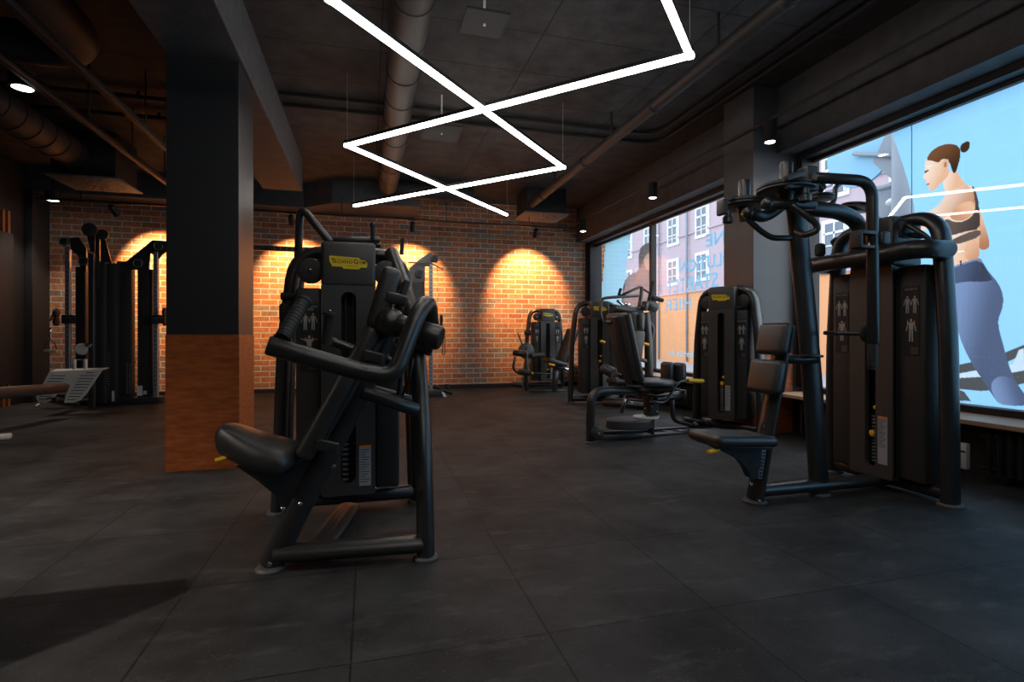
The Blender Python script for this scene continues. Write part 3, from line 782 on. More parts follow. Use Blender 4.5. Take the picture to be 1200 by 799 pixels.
# cross tubes under the pads
B().tube([ay(424, 458, 2.30), ay(489, 481, 2.34)], .029, n=16).build('lower_link_tube', 'powder', M)
B().tube([ay(424, 452, 2.62), ay(486, 470, 2.62)], .022, n=16).build('lower_link_tube', 'powder', M)
B().tube([ay(448, 419, 2.5), ay(478, 431, 2.5)], .018, n=12).build('inner_link_tube', 'powder', M)
b = B(); b.tube([ay(468, 398, 2.4), ay(471, 440, 2.4), ay(466, 472, 2.4)], .013, n=10).box(ay(466, 470, 2.38), (.03, .03, .05), None, .006); b.build('link_rod', 'powder', M)
for px, py in ((464, 401), (470, 403), (466, 398), (463, 408), (470, 410)): B().cyl(ay(px, py, 2.36), ay(px, py, 2.36) + V((0, -.012, 0)), .008, n=10).build('pivot_bolt', 'chrome', M)
B().tube([ay(484, 420, 2.45), ay(478, 450, 2.45), ay(470, 466, 2.45)], .006, n=8).build('cable', 'cable', M)
B().beam(ay(418, 474, 2.7), ay(411, 486, 2.7), .03, .012, bev=.003).build('height_scale', 'galv', M)
# overhead pull bar of the machine, behind the head
b = B(); b.tube([ay(349, 310, 3.04), ay(350.5, 272, 3.02), ay(352, 241, 2.98), ay(387, 284, 2.93)], .0205, bend=.085, n=14)
b.build('overhead_bar', 'powder', M)
B().tube([ay(382, 281, 2.95), ay(445, 281, 2.95)], .017, n=14).build('overhead_crossbar', 'powder', M)
B().tube([ay(395, 287, 2.99), ay(446, 287, 2.99)], .017, n=14).build('overhead_crossbar', 'powder', M)
u0, u1 = ay(437, 281, 2.93), ay(437, 262, 2.93)
B().lathe(u0, u1, [(0, .012), (.8, .012), (.82, .016), (1, .016)], 16).build('upright_peg', 'rubber', M)
B().cyl(u1 + V((0, -.012, .0)), u1 + V((0, -.018, .002)), .008, n=10).build('peg_bolt', 'chrome', M)
# knobs on the left flank
p = ay(329, 347, 3.0); B().cyl(p, p + V((.08, 0, 0)), .020, n=16).build('flank_knob', 'rubber', M); p = ay(326, 366, 3.0); B().box(p + V((.03, 0, 0)), (.05, .05, .10), None, .02, 4).build('flank_block', 'rubber', M)
# ------------------------------------------------------------------ the fly machine on the right
M = thing('pec_fly_machine', 'tall black fly machine at the right by the poster window, two pulley discs on top', 'weight machine', (2.75, 2.56, 0))
X2, Y2 = 3.00, 2.585
tower(M, XF(X2, Y2, -90), foot=.385, top=.30, mid=.375, W=.31, CW=.145, zb=.085, zp=1.36, zh=1.665, slot=(.14, 1.02), title=(('PECTORAL',), ('REVERSE FLY',)),
      placards=((-.232, 1.235, .098, .40), (.232, 1.235, .098, .40)), arch_top=1.635, rr=(.040, .056), stack=(.16, .46), pin=.62, sticker=(.052, .46, .062, .29), badge_x=-.01, pulleys=False, ay_=.12, depth=.26)
Yc = 2.56
# ring tube round the tower
rz = 1.425
b = B(); b.tube([(X2 + .10, 2.975, rz), (X2 - .09, 2.975, rz), (X2 - .10, 2.20, rz), (X2 + .10, 2.20, rz)], .058, .052, bend=.12, n=22, bs=8)
b.build('tower_ring_tube', 'powder', M)
b = B(); b.tube([(X2 + .14, 2.52, 1.60), (X2 + .0, 2.36, 1.60), (X2 + .02, 2.25, 1.50), (X2 + .06, 2.24, 1.44)], .014, bend=.06, n=10); b.build('cable_guard', 'powder', M)
b = B(); b.box((X2 + .02, 2.38, 1.565), (.11, .03, .10), Euler((0, 0, .2)), .02).box((X2 + .06, 2.35, 1.53), (.06, .09, .03), Euler((.3, 0, 0)), .01); b.build('pulley_block', 'black', M)
# base
mastx = 2.59
B().tube([(2.14, Yc, .062), (mastx, Yc, .062), (X2 + .1, Yc, .062)], .050, .036, n=18).build('base_beam', 'powder', M)
each('foot_pad', 'footgrey', M, [lambda b: b.lathe((2.125, 2.55, 0), (2.125, 2.55, .018), [(0, .064), (.5, .066), (1, .058)], 24), lambda b: b.lathe((mastx, Yc, 0), (mastx, Yc, .018), [(0, .058), (.5, .06), (1, .05)], 24)])
# main mast
top = ay(931, 222, Yc)
B().tube([(mastx, Yc, .012), ay(951, 430, Yc), ay(938, 300, Yc), top], .040, .064, bend=.3, n=22, up=(1, 0, 0)).build('main_mast', 'powder', M)
B().tube([ay(930, 242, Yc), ay(985, 248, Yc + .02), ay(1009, 262, Yc + .04), (X2 - .10, Yc + .04, 1.43)], .046, bend=.14, n=20, bs=8).build('neck_tube', 'powder', M)
# seat post, pads, seat
post = [V((2.125, 2.55, .012)), ay(898, 505, 2.55), ay(912, 430, 2.55), ay(919, 385, 2.55)]
B().tube(post, .034, .060, bend=.1, n=20, up=(0, 1, 0)).build('seat_post', 'powder', M)
def pad(name, c, w, h, th, tilt, m='leather', label=None, bev=.028):
    b = B(); b.box(c, (th, w, h), Euler((0, tilt, 0)), bev, 5); return b.build(name, m, M, label=label)
tl = math.atan2(post[3].x - post[0].x, post[3].z - post[0].z)
c1 = ay(910, 397, 2.53); c2 = ay(901, 441, 2.53)
pad('upper_back_pad', c1 + V((-.02, 0, 0)), .215, .185, .062, tl, label='upper square back pad')
pad('lower_back_pad', c2 + V((-.02, 0, 0)), .235, .195, .066, tl, label='lower square back pad')
pad('pad_backing', c1 + V((.03, 0, 0)), .18, .16, .02, tl, 'shroud2', bev=.008)
pad('pad_backing', c2 + V((.032, 0, 0)), .19, .17, .02, tl, 'shroud2', bev=.008)
B().tube([ay(921, 421, 2.52), ay(958, 421, 2.52)], .021, .026, n=14).build('pad_strut', 'powder', M)
B().box(ay(953, 413, 2.50) + V((-.02, 0, -.02)), (.10, .10, .016), None, .008).build('strut_collar', 'powder', M)
sc = ay(858, 513, 2.50)
b = B(); b.box(sc, (.40, .27, .060), Euler((0, math.radians(4), math.radians(3))), .028, 5); b.build('seat', 'leather', M, label='black padded seat')
B().box(sc + V((.01, 0, -.035)), (.34, .21, .014), Euler((0, math.radians(4), 0)), .004).build('seat_plate', 'powder', M)
b = B(); Yb = 2.46
b.prism([ay(838, 520, Yb), ay(868, 524, Yb), ay(893, 523, Yb), ay(892, 545, Yb), ay(885, 562, Yb), ay(880, 560, Yb), ay(876, 550, Yb), ay(868, 539, Yb), ay(850, 530, Yb), ay(838, 525, Yb)], (0, .05, 0))
b.build('seat_bracket', 'powder', M)
a_, c_ = ay(896, 523, 2.485), ay(890, 561, 2.485)
sp = B().beam(a_, c_, .006, .028, up=(1, 0, 0), bev=.003).build('height_scale', 'galv', M, label='pale perforated height scale')
b = B()
for k in range(9):
    p = a_.lerp(c_, .08 + k * .105); b.cyl(p + V((0, -.006, 0)), p + V((0, .0, 0)), .006, n=10)
b.build('scale_holes', 'black', sp)
for px, py in ((895, 500), (887, 533), (880, 567), (890, 587), (881, 557), (884, 555)): p = ay(px, py, 2.487); B().cyl(p, p + V((0, -.008, 0)), .0085, n=12).build('bolt', 'chrome', M)
for (p0, p1) in (((894, 496), (888, 520)), ((881, 562), (877, 576))):
    B().beam(ay(*p0, 2.488), ay(*p1, 2.488), .004, .014, up=(1, 0, 0), bev=.001).build('slot_groove', 'black', M)
b = B(); p = ay(842, 527, 2.42); b.tube([p + V((.05, .05, .01)), p], .008, n=10); lv = b.build('lever_rod', 'powder', M)
B().tube([p, p + V((-.075, -.015, -.006))], .016, .011, n=14).build('seat_lever', 'yellow', lv, label='yellow seat adjustment lever')
# the two pulley discs with their hubs
def disc(c, r, label=None):
    b = B(); b.lathe(c + V((0, 0, -.022)), c + V((0, 0, .022)), [(0, r * .80), (.05, r * .93), (.2, r), (.42, r), (.43, r * .93), (.56, r * .93), (.58, r), (.8, r), (.95, r * .93), (1, r * .82)], 44)
    o = b.build('pulley_disc', 'shroud', M); return o
ND, FD = V((2.21, 2.41, 1.755)), V((2.20, 2.73, 1.745))
for c, pxy in ((ND, (921, 222)), (FD, (873, 238))):
    disc(c, .148)
    b = B(); b.lathe(c + V((0, 0, .0)), c + V((0, 0, .145)), [(0, .036), (.93, .036), (1, .032)], 28); b.build('disc_hub_post', 'powder', M)
    b = B(); b.lathe(c + V((0, 0, -.10)), c, [(0, .030), (.6, .038), (1, .06)], 20); b.build('disc_spindle', 'shroud2', M)
# carrier tubes between the discs and the mast
B().tube([FD + V((-.05, -.12, -.085)), FD + V((.06, -.10, -.10)), top + V((0, .02, -.05))], .034, bend=.1, n=18).build('disc_carrier', 'powder', M)
B().tube([ND + V((-.10, -.0, -.09)), ND + V((.16, -.03, -.085))], .030, n=18).build('disc_carrier', 'powder', M)
for c in (FD + V((-.08, -.13, -.085)), ND + V((-.12, 0, -.09))): B().ball(c, .034).build('ball_joint', 'powder', M)
for c in (ay(943, 220, 2.3),): B().lathe(c, c + V((0, 0, -.08)), [(0, .022), (.4, .024), (.5, .032), (.9, .032), (1, .02)], 16).build('ball_joint', 'powder', M)
c = ay(853, 255, 2.62); B().lathe(c + V((0, 0, .04)), c + V((0, 0, -.035)), [(0, .018), (.4, .02), (.5, .03), (.9, .03), (1, .02)], 16).build('ball_joint', 'powder', M)
def fork(c, rotz, parent=M, s=1.0):
    # squared U bracket
    R = Matrix.Translation(c) @ Matrix.Rotation(rotz, 4, 'Z')
    b = B(R); b.box((0, 0, .055 * s), (.17 * s, .06 * s, .018 * s), None, .006).box((.08 * s, 0, 0), (.02 * s, .065 * s, .13 * s), None, .008).box((.03 * s, 0, -.055 * s), (.12 * s, .06 * s, .018 * s), None, .006)
    return b.build('fork_bracket', 'shroud', parent)
b = B(); b.box(ay(946, 211, 2.34), (.075, .085, .135), None, .012, 4); b.build('fork_bracket', 'shroud', M)
B().beam(ay(920, 209, 2.26), ay(941, 203, 2.26), .03, .03, bev=.006).build('fork_prong', 'shroud', M); B().beam(ay(922, 219, 2.30), ay(942, 217, 2.30), .03, .02, bev=.004).build('fork_prong', 'shroud', M)
b = B(); b.box(ay(846, 243, 2.60), (.03, .07, .09), None, .01, 3); b.beam(ay(847, 236, 2.6), ay(862, 230, 2.7), .03, .02, bev=.006); b.build('fork_bracket', 'shroud', M)
# hanging near arm with its grip
Yn = 2.22
pa = [ay(954, 208, Yn + .05), ay(1008, 213, Yn), ay(1023, 222, Yn), ay(1023, 403, Yn)]
B().tube([pa[0], ay(1022, 212, Yn), pa[3]], .0285, bend=.10, n=20, bs=9).build('hanging_arm', 'powder', M, label='long bent tube arm hanging in front of the tower')
g0, g1 = ay(1022.5, 402, Yn), ay(1022, 433, Yn)
B().lathe(g0, g1, [(0, .018), (.1, .023), (.5, .025), (.9, .023), (.92, .018), (1, .018)], 20).build('hand_grip', 'rubber', M)
b = B(); c = ay(1013, 281, Yn); b.box(c + V((-.005, 0, .035)), (.10, .07, .02), None, .006).box(c + V((-.055, 0, 0)), (.018, .07, .09), None, .008).box(c + V((-.01, 0, -.04)), (.09, .07, .018), None, .006); b.build('arm_clamp', 'shroud', M)
B().box(ay(1031, 280, Yn), (.062, .085, .072), None, .016, 4).build('arm_clamp_block', 'shroud', M)
b = B()
for px in (1029.5, 1035.5): p = ay(px, 275, Yn - .043); b.cyl(p, p + V((0, -.003, 0)), .005, n=10)
b.build('clamp_holes', 'black', M)
b = B(); p = ay(1016, 391, Yn + .05); b.lathe(p + V((0, -.015, 0)), p + V((0, .015, 0)), [(0, .03), (.3, .046), (.7, .046), (1, .03)], 22); b.build('grip_stop_disc', 'rubber', M)
B().tube([ay(966, 390, 2.5), ay(1013, 391, Yn + .05)], .012, n=12).build('stop_rod', 'powder', M)
b = B(); p = ay(982, 390, 2.42); b.cyl(p + V((-.01, 0, 0)), p + V((.015, 0, 0)), .014, n=12); b.build('stop_nut', 'chrome', M)
# second arm's handle loops
B().tube([ay(875, 256, 2.62), ay(893, 272, 2.6), ay(905, 279, 2.58), ay(928, 279, 2.56)], .017, bend=.08, n=14).build('loop_handle', 'powder', M)
B().tube([ay(928, 240, 2.36), ay(957, 262, 2.32), ay(958, 270, 2.32), ay(943, 276, 2.36), ay(934, 270, 2.45)], .0175, bend=.045, n=14).build('loop_handle', 'powder', M)
# far arm, small guides and cable wheels behind
B().tube([ay(985, 215, 2.95), ay(979, 219, 2.95), ay(978, 238, 2.95), ay(960, 244, 2.95)], .0165, bend=.05, n=12).build('far_arm_link', 'powder', M)
for (px, py, r, Y, tx) in ((1005, 243, .105, 2.95, .25), (962, 231, .075, 2.75, .1), (985, 288, .07, 2.95, 1.0), (958, 217, .05, 2.65, .9)):
    c = ay(px, py, Y); ax_ = V((math.sin(tx) * .6, -.3 * math.sin(tx), math.cos(tx))).normalized()
    B().lathe(c - ax_ * .018, c + ax_ * .018, [(0, r * .8), (.1, r), (.4, r), (.5, r * .85), (.6, r), (.9, r), (1, r * .8)], 30).build('cable_wheel', 'shroud2', M)
b = B(); b.beam(ay(962, 247, 2.95), ay(1012, 246, 2.95), .05, .022, bev=.006); b.build('wheel_bracket', 'shroud2', M)
B().tube([ay(988, 286, 2.95), ay(976, 300, 2.97)], .020, n=12).build('wheel_strut', 'shroud2', M)
B().box(ay(961, 293, 2.75), (.05, .06, .085), None, .02, 4).build('bumper_block', 'rubber', M)
b = B()
b.tube([ay(1012, 246, 2.95), ay(1050, 264, 2.5), ay(1080, 262, 2.40)], .0035, n=6)
b.tube([ay(940, 240, 2.6), ay(1000, 246, 2.9)], .0035, n=6)
b.build('cable', 'cable', M)
for px, py, Y in ((869, 250.5, 2.585), (1018, 286, Yn - .032)):
    p = ay(px, py, Y); B().prism([p + V((-.009, 0, -.007)), p + V((.009, 0, -.007)), p + V((0, 0, .010))], (0, -.002, 0)).build('warning_triangle', 'yellow', M, smooth=False, label='small yellow warning triangle')
# ------------------------------------------------------------------ hip machine with its tower turned toward the room
M = thing('hip_abductor_machine', 'hip machine in the window row with round cushion seat, thigh pads and yellow handle', 'weight machine', (2.8, 4.5, 0))
tower(M, XF(3.295, 4.42, -65), foot=.335, top=.225, mid=.312, W=.235, title=(('ABDUCTOR',), ('ABDUCTOR',)), rr=(.040, .075), ay_=.14, stack=(.21, .50), pin=.95, placards=((-.19, 1.10, .085, .36), (.19, 1.10, .085, .36)), sticker=(.045, .47, .05, .24))
P0, D0 = (1.892, 4.33), (1.66, .30)
Dn = V((D0[0], D0[1], 0)).normalized(); Nn = V((Dn.y, -Dn.x, 0))      # Nn points toward the camera side
def m3(px, py, off=0): return av(px, py, (P0[0] + Nn.x * off, P0[1] + Nn.y * off), D0)
B().tube([m3(692, 519), m3(692, 459), m3(722, 457.5), m3(747, 458)], .034, .040, bend=.22, n=20, bs=8).build('front_hoop', 'powder', M)
b = B(); p = m3(692, 518.5); b.lathe(V((p.x, p.y, 0)), V((p.x, p.y, .016)), [(0, .048), (.5, .05), (1, .042)], 22); b.build('foot_pad', 'footgrey', M)
B().beam(m3(694, 513), m3(823, 508), .05, .05, bev=.012).build('base_rail', 'powder', M)
B().beam(m3(698, 508, -.22), m3(815, 501, -.22), .04, .035, bev=.01).build('base_rail', 'powder', M)
for k in range(3): B().beam(m3(778 + k * 16, 506 - k, -.05), m3(786 + k * 16, 505.5 - k, -.05), .10, .012, bev=.002).build('rail_plate', 'shroud2', M)
p = m3(699, 507.5, .04); b = B(); b.lathe(p - Nn * .02, p + Nn * .035, [(0, .045), (.1, .062), (.6, .062), (.9, .056), (1, .045)], 28); w = b.build('pivot_wheel', 'shroud2', M)
B().cyl(p + Nn * .033, p + Nn * .042, .012, n=12).build('wheel_bolt', 'chrome', w)
# curved counterweight and turntable
c0 = m3(727, 494, .02)
pts = []
for k in range(13):
    a = PI * .25 + PI * 1.10 * k / 12; pts.append(c0 + V((.03 + .21 * math.cos(a), .19 * math.sin(a), 0)))
cc = m3(741, 495, -.02)
prof = []
for k in range(24):
    a = 2 * PI * k / 24; prof.append(cc + V((.255 * math.cos(a) * (1 if math.cos(a) < 0 else .75), .16 * math.sin(a), -.045)))
b = B(); b.prism(prof, (0, 0, .085)); o = b.build('counterweight_plate', 'shroud', M)
md = o.modifiers.new('edge', 'BEVEL'); md.width = .014; md.segments = 3; md.limit_method = 'ANGLE'
p = m3(757, 489, .0); B().lathe(p, p + V((0, 0, .012)), [(0, .12), (1, .12)], 36).build('turntable', 'steel', M)
B().tube([V((m3(763, 508).x, m3(763, 508).y, .02)), m3(763, 462)], .030, n=18).build('centre_post', 'powder', M)
b = B(); b.box(m3(763, 475, .0), (.12, .10, .19), Euler((0, 0, .2)), .02, 3); b.build('gear_housing', 'black', M)
b = B(); p = m3(770.5, 482, .09); b.prism([p + Dn * -.009 + V((0, 0, -.008)), p + Dn * .009 + V((0, 0, -.008)), p + V((0, 0, .010))], Nn * -.002); b.build('warning_triangle', 'yellow', M, smooth=False)
for px, py in ((756, 478), (764, 476), (762, 470), (758, 489), (772, 490)): q = m3(px, py, .07); B().cyl(q, q + Nn * .01, .009, n=10).build('bolt', 'chrome', M)
# seat and backrest (seen from behind)
sc = m3(762, 448)
t = bmesh.new(); bmesh.ops.create_uvsphere(t, u_segments=28, v_segments=14, radius=1)
for v in t.verts:
    z = v.co.z; v.co.z = math.copysign(abs(z) ** .6, z) * .042; k = 1 if v.co.x < 0 else .92
    v.co.x *= .24; v.co.y *= .22
b = B(); b._bm(t, Matrix.Translation(sc) @ Matrix.Rotation(.18, 4, 'Z')); b.build('seat', 'leather', M, label='round padded seat cushion')
b = B(); b.lathe(sc + V((.01, 0, -.065)), sc + V((.01, 0, -.035)), [(0, .18), (1, .22)], 30); b.build('seat_pan', 'powder', M)
B().beam(m3(736, 452, .10), m3(796, 456, .10), .03, .018, bev=.004).build('seat_rail', 'powder', M)
t0, t1 = m3(722, 367), m3(739, 447)
dd = (t1 - t0).normalized(); fn = V((dd.z * -Dn.x, dd.z * -Dn.y, 0)); fn = (Dn - dd * Dn.dot(dd)).normalized()
L3 = (t1 - t0).length; ctr = (t0 + t1) / 2; sd = dd.cross(fn)
R = Matrix(((fn.x, sd.x, -dd.x, ctr.x), (fn.y, sd.y, -dd.y, ctr.y), (fn.z, sd.z, -dd.z, ctr.z), (0, 0, 0, 1)))
Rp = R
b = B(Rp); b.box((.02, 0, 0), (.065, .32, L3), None, .03, 5); b.build('backrest', 'leather', M, label='tall padded backrest seen from behind')
b = B(Rp); b.box((-.018, 0, 0), (.022, .27, L3 * .94), None, .01, 3); b.build('backrest_shell', 'shroud', M)
b = B(Rp); b.box((-.036, .02, -.02), (.030, .085, L3 * 1.0), None, .02, 4); b.build('backrest_spine', 'powder', M)
for z in (L3 * .38, -L3 * .40): B(Rp).tube([(-.035, -.05, z), (-.035, -.13, z + .01)], .016, n=12).build('backrest_bolt', 'powder', M)
B().tube([m3(738, 440, -.06), m3(744, 462, -.06), m3(752, 462)], .030, bend=.05, n=14).build('backrest_stem', 'powder', M)
# thigh pads, arms
for (px, py, off, nm) in ((782, 435, -.05, 'thigh_pad'), (796, 436, .02, 'thigh_pad')):
    c = m3(px, py, off); b = B(); b.box(c, (.085, .14, .185), Euler((0, 0, .18)), .035, 5); b.build(nm, 'leather', M)
B().box(m3(789, 450, -.02), (.13, .05, .03), Euler((0, 0, .18)), .008).build('thigh_pad_bracket', 'powder', M)
B().tube([m3(768, 468, .06), m3(801, 463, .0)], .030, n=16).build('thigh_arm', 'powder', M)
B().tube([m3(766, 466, -.2), m3(800, 460, -.2)], .024, n=14).build('thigh_arm', 'powder', M)
B().box(m3(800, 462, .0), (.03, .08, .09), Euler((0, 0, .18)), .008).build('arm_end_plate', 'powder', M)
hb = B().tube([m3(764, 470, .12), m3(779, 473, .12), m3(788, 458, .12), m3(795, 447, .12), m3(807, 445.5, .12)], .0135, bend=.08, n=12).build('adjust_bar', 'powder', M)
B().tube([m3(806, 445.5, .12), m3(824, 446.5, .12)], .021, .020, n=16).build('yellow_grip', 'yellow', M, label='yellow hand grip')
B().tube([m3(788, 468, .0), m3(788, 492, .0), m3(801, 496, .0), m3(816, 500, .0)], .020, bend=.10, n=14).build('link_tube', 'powder', M)
B().tube([m3(801, 491, -.15), m3(842, 500, -.15)], .026, n=14).build('link_tube', 'powder', M)
B().ball(m3(815, 498, .02), .032).build('ball_joint', 'powder', M)
B().tube([m3(735, 462, -.1), m3(728, 484, -.1)], .020, n=12).build('rear_strut', 'powder', M)
b = B(); b.tube([m3(733, 467, -.02), m3(731, 475, -.02)], .012, n=10).tube([m3(737, 470, -.02), m3(742, 472, -.02)], .010, n=10); b.build('linkage', 'chrome', M)
b = B(); b.lathe(m3(858, 503, .03) - Nn * .02, m3(858, 503, .03) + Nn * .02, [(0, .05), (.2, .062), (.8, .062), (1, .05)], 24); b.build('tower_pulley', 'shroud2', M)

# ------------------------------------------------------------------ leg curl machine against the brick wall
M = thing('leg_curl_machine', 'leg curl machine standing against the brick wall, with roller pads and yellow tips', 'weight machine', (3.0, 8.7, 0))
tower(M, XF(3.06, 8.86, 0), title=((), ()), detail=False, foot=.35, mid=.33, top=.24, stack=(.2, .5))
Yc = 8.45
def q4(px, py, Y=None): return ay(px, py, Yc if Y is None else Y)
B().tube([q4(649, 461), q4(652, 431)], .045, .060, n=16, up=(1, 0, 0)).build('seat_post', 'powder', M)
B().beam(q4(622, 458), q4(664, 458), .06, .05, bev=.015).build('base_rail', 'powder', M)
B().tube([q4(617, 458), q4(617, 408)], .030, n=14).build('pivot_post', 'powder', M)
b = B(); b.lathe(q4(617, 411) + V((0, -.01, 0)), q4(617, 411) + V((0, .06, 0)), [(0, .11), (.2, .135), (.8, .135), (1, .11)], 30); b.build('cam_disc', 'shroud', M)
for (a, c, r, nm) in (((602, 413), (616, 414.5), .052, 'roller_pad'), ((608, 435.5), (622, 437), .050, 'roller_pad'), ((600, 450), (613, 451), .046, 'roller_pad')):
    p0, p1 = q4(*a, Yc - .12), q4(*c, Yc - .25)
    o = B().tube([p0, p1], r, n=20).build(nm, 'leather', M)
    d = (p1 - p0).normalized()
    if r > .048:
        B().tube([p1, p1 + d * .02], .028, n=14).build('pad_cap', 'rubber', o); B().ball(p1 + d * .028, .017).build('pad_knob', 'yellow', o)
B().tube([q4(604, 418), q4(601, 432), q4(609, 438)], .024, bend=.1, n=12).build('swing_arm', 'powder', M)
B().tube([q4(618, 437), q4(646, 438)], .020, n=12).build('swing_arm', 'powder', M)
o = B().tube([q4(612, 404), q4(607.6, 392)], .011, n=10).build('hand_lever', 'rubber', M)
B().tube([q4(607.6, 392), q4(607, 389)], .015, n=10).build('lever_tip', 'yellow', o)
B().tube([q4(622, 417), q4(637, 415.5)], .062, .045, n=20).build('thigh_pad', 'leather', M)
def tilt_pad(name, a, c, w, th, Y, parent, m='leather', bev=.03):
    a, c = q4(*a, Y), q4(*c, Y); d = c - a
    return B().beam(a, c, w, th, up=(-d.z, 0, d.x), bev=bev, seg=4).build(name, m, parent)
tilt_pad('seat', (639, 421), (661, 427), .36, .08, Yc - .02, M)
tilt_pad('backrest', (657, 424), (671, 385), .34, .085, Yc - .02, M)
tilt_pad('backrest_shell', (661, 426), (675, 387), .28, .03, Yc - .02, M, 'shroud2', .01)
B().box(q4(652, 429, Yc), (.26, .2, .09), Euler((0, .25, 0)), .02).build('seat_carriage', 'powder', M)
o = B().tube([q4(643, 426.5, Yc - .2), q4(650, 428, Yc - .2)], .018, n=12).build('adjust_lever', 'yellow', M, label='yellow seat adjustment lever')
B().tube([q4(659, 431), q4(669, 434)], .026, n=12).build('sliding_rod', 'chrome', M)
B().tube([q4(660, 425), q4(664, 415)], .02, n=10).build('recline_strut', 'powder', M)
b = B(); b.cyl(q4(615, 390, 8.75), q4(622, 390, 8.75), .045, n=18); b.build('flank_knob', 'rubber', M)

# ------------------------------------------------------------------ chest press behind the hip machine
M = thing('chest_press_machine', 'chest press machine behind the hip machine by the far window, bent handle bars up high', 'weight machine', (3.3, 6.6, 0))
tower(M, XF(3.07, 6.70, -8), title=((), ()), detail=False, foot=.37, mid=.345, top=.25, stack=(.2, .62), pin=.95, sticker=(.045, .42, .07, .26))
Yc = 6.45
B().tube([V((q4(761, 460).x, Yc, .012)), q4(760, 400), q4(757, 366)], .045, .06, n=18, up=(1, 0, 0)).build('main_mast', 'powder', M)
xm = q4(761, 460).x
B().beam((3.1, 6.9, .05), (xm, Yc, .05), .10, .06, bev=.015).build('base_beam', 'powder', M)
B().tube([(3.05, 6.55, .05), (3.40, 6.05, .05)], .045, n=14).build('base_tube', 'powder', M)
b = B(); b.lathe((xm, Yc, 0), (xm, Yc, .016), [(0, .07), (1, .06)], 20); b.build('foot_pads', 'footgrey', M)
B().beam(q4(741, 418), q4(763, 425), .06, .05, bev=.01).build('cross_strut', 'powder', M)
tilt_pad('upper_back_pad', (747, 386), (747.5, 367), .24, .07, Yc - .1, M)
b = B(); b.box(q4(746.5, 377, Yc - .12), (.20, .10, .25), Euler((0, .05, 0)), .035, 5); b.build('head_pad', 'leather', M)
b = B(); b.box(q4(744, 404, Yc - .12), (.23, .10, .40), Euler((0, .14, 0)), .035, 5); b.build('lower_back_pad', 'leather', M)
B().tube([q4(742, 426), q4(738, 462)], .045, .05, n=14).build('seat_post', 'powder', M)
b = B(); b.box(q4(730, 446, Yc - .1), (.36, .3, .07), None, .03, 4); b.build('seat', 'leather', M)
B().tube([q4(706, 431, Yc - .1), q4(719, 437, Yc - .25)], .068, n=20).build('side_roller_pad', 'leather', M)
# arms
B().tube([q4(706, 377), q4(703, 366), q4(705, 350), q4(714, 348.5), q4(748, 346.5)], .020, bend=.16, n=14).build('handle_bar', 'powder', M)
B().tube([q4(752, 336), q4(751, 348), q4(748, 362), q4(757, 374), q4(766, 383), q4(764, 397), q4(761, 403)], .024, bend=.14, n=14).build('handle_bar', 'powder', M)
B().tube([q4(726, 347), q4(750, 336)], .018, n=12).build('brace_bar', 'powder', M)
B().tube([q4(750, 336), q4(762, 344)], .014, n=12).build('brace_bar', 'powder', M)
B().tube([q4(725, 346), q4(727.5, 338)], .020, n=12).build('upright_grip', 'rubber', M)
B().tube([q4(760.5, 352), q4(766, 329.5)], .026, n=14).build('upright_grip', 'rubber', M)
B().tube([q4(719, 361), q4(733, 364), q4(752, 364)], .060, .055, bend=.05, n=20).build('pivot_tube', 'powder', M)
B().tube([q4(754, 363, Yc - .1), q4(757, 354, Yc - .1)], .05, n=20).build('pivot_cap', 'powder', M)
B().tube([q4(757, 357), q4(769, 361)], .070, n=22).build('counterweight', 'shroud', M)
b = B(); b.tube([q4(764, 349), q4(770, 350)], .035, n=14).tube([q4(770, 350.5), q4(777, 352)], .028, n=14); b.build('end_knob', 'rubber', M)
b = B(); b.tube([q4(723, 352), q4(731, 358)], .018, n=10).tube([q4(731, 357), q4(739, 357)], .02, n=10).tube([q4(733, 354), q4(736, 359)], .012, n=10); b.build('linkage', 'chrome', M)
B().tube([q4(740, 395), q4(759, 399)], .018, n=12).build('grip_strut', 'powder', M)
for (a, c) in (((754, 402.5), (760, 404)), ((704, 399.5), (708.5, 401.5))): B().tube([q4(*a, Yc - .05), q4(*c, Yc - .05)], .026, .02, n=12).build('yellow_tip', 'yellow', M, label='yellow handle tip')
# ------------------------------------------------------------------ cable stations
def post(b, x, y, z0, z1, w=.055, d=.055): b.bb(x - w/2, x + w/2, y - d/2, y + d/2, z0, z1, .003, 1)
def holes(b, x, y, z0, z1, step=.062, r=.009):
    z = z0
    while z < z1: b.cyl((x, y + .001, z), (x, y - .002, z), r, n=8); z += step
def wheel(parent, c, r, ring=False):
    c = V(c); o = B().lathe(c - V((0, .018, 0)), c + V((0, .018, 0)), [(0, r * .7), (.1, r), (.4, r), (.5, r * .9), (.6, r), (.9, r), (1, r * .7)], 26).build('pulley_wheel', 'shroud2', parent)
    if ring: 
        b = B(); pts = [c + V((r * .82 * math.cos(2*PI*k/16), -.021, r * .82 * math.sin(2*PI*k/16))) for k in range(17)]
        b.tube(pts, .004, bend=0, n=6, cap=False); b.build('wheel_rim', 'galv', o)
    return o
T = thing('cable_station', 'large dark cable station in the far left corner, left of the column', 'cable machine', (-3.3, 8.4, 0))
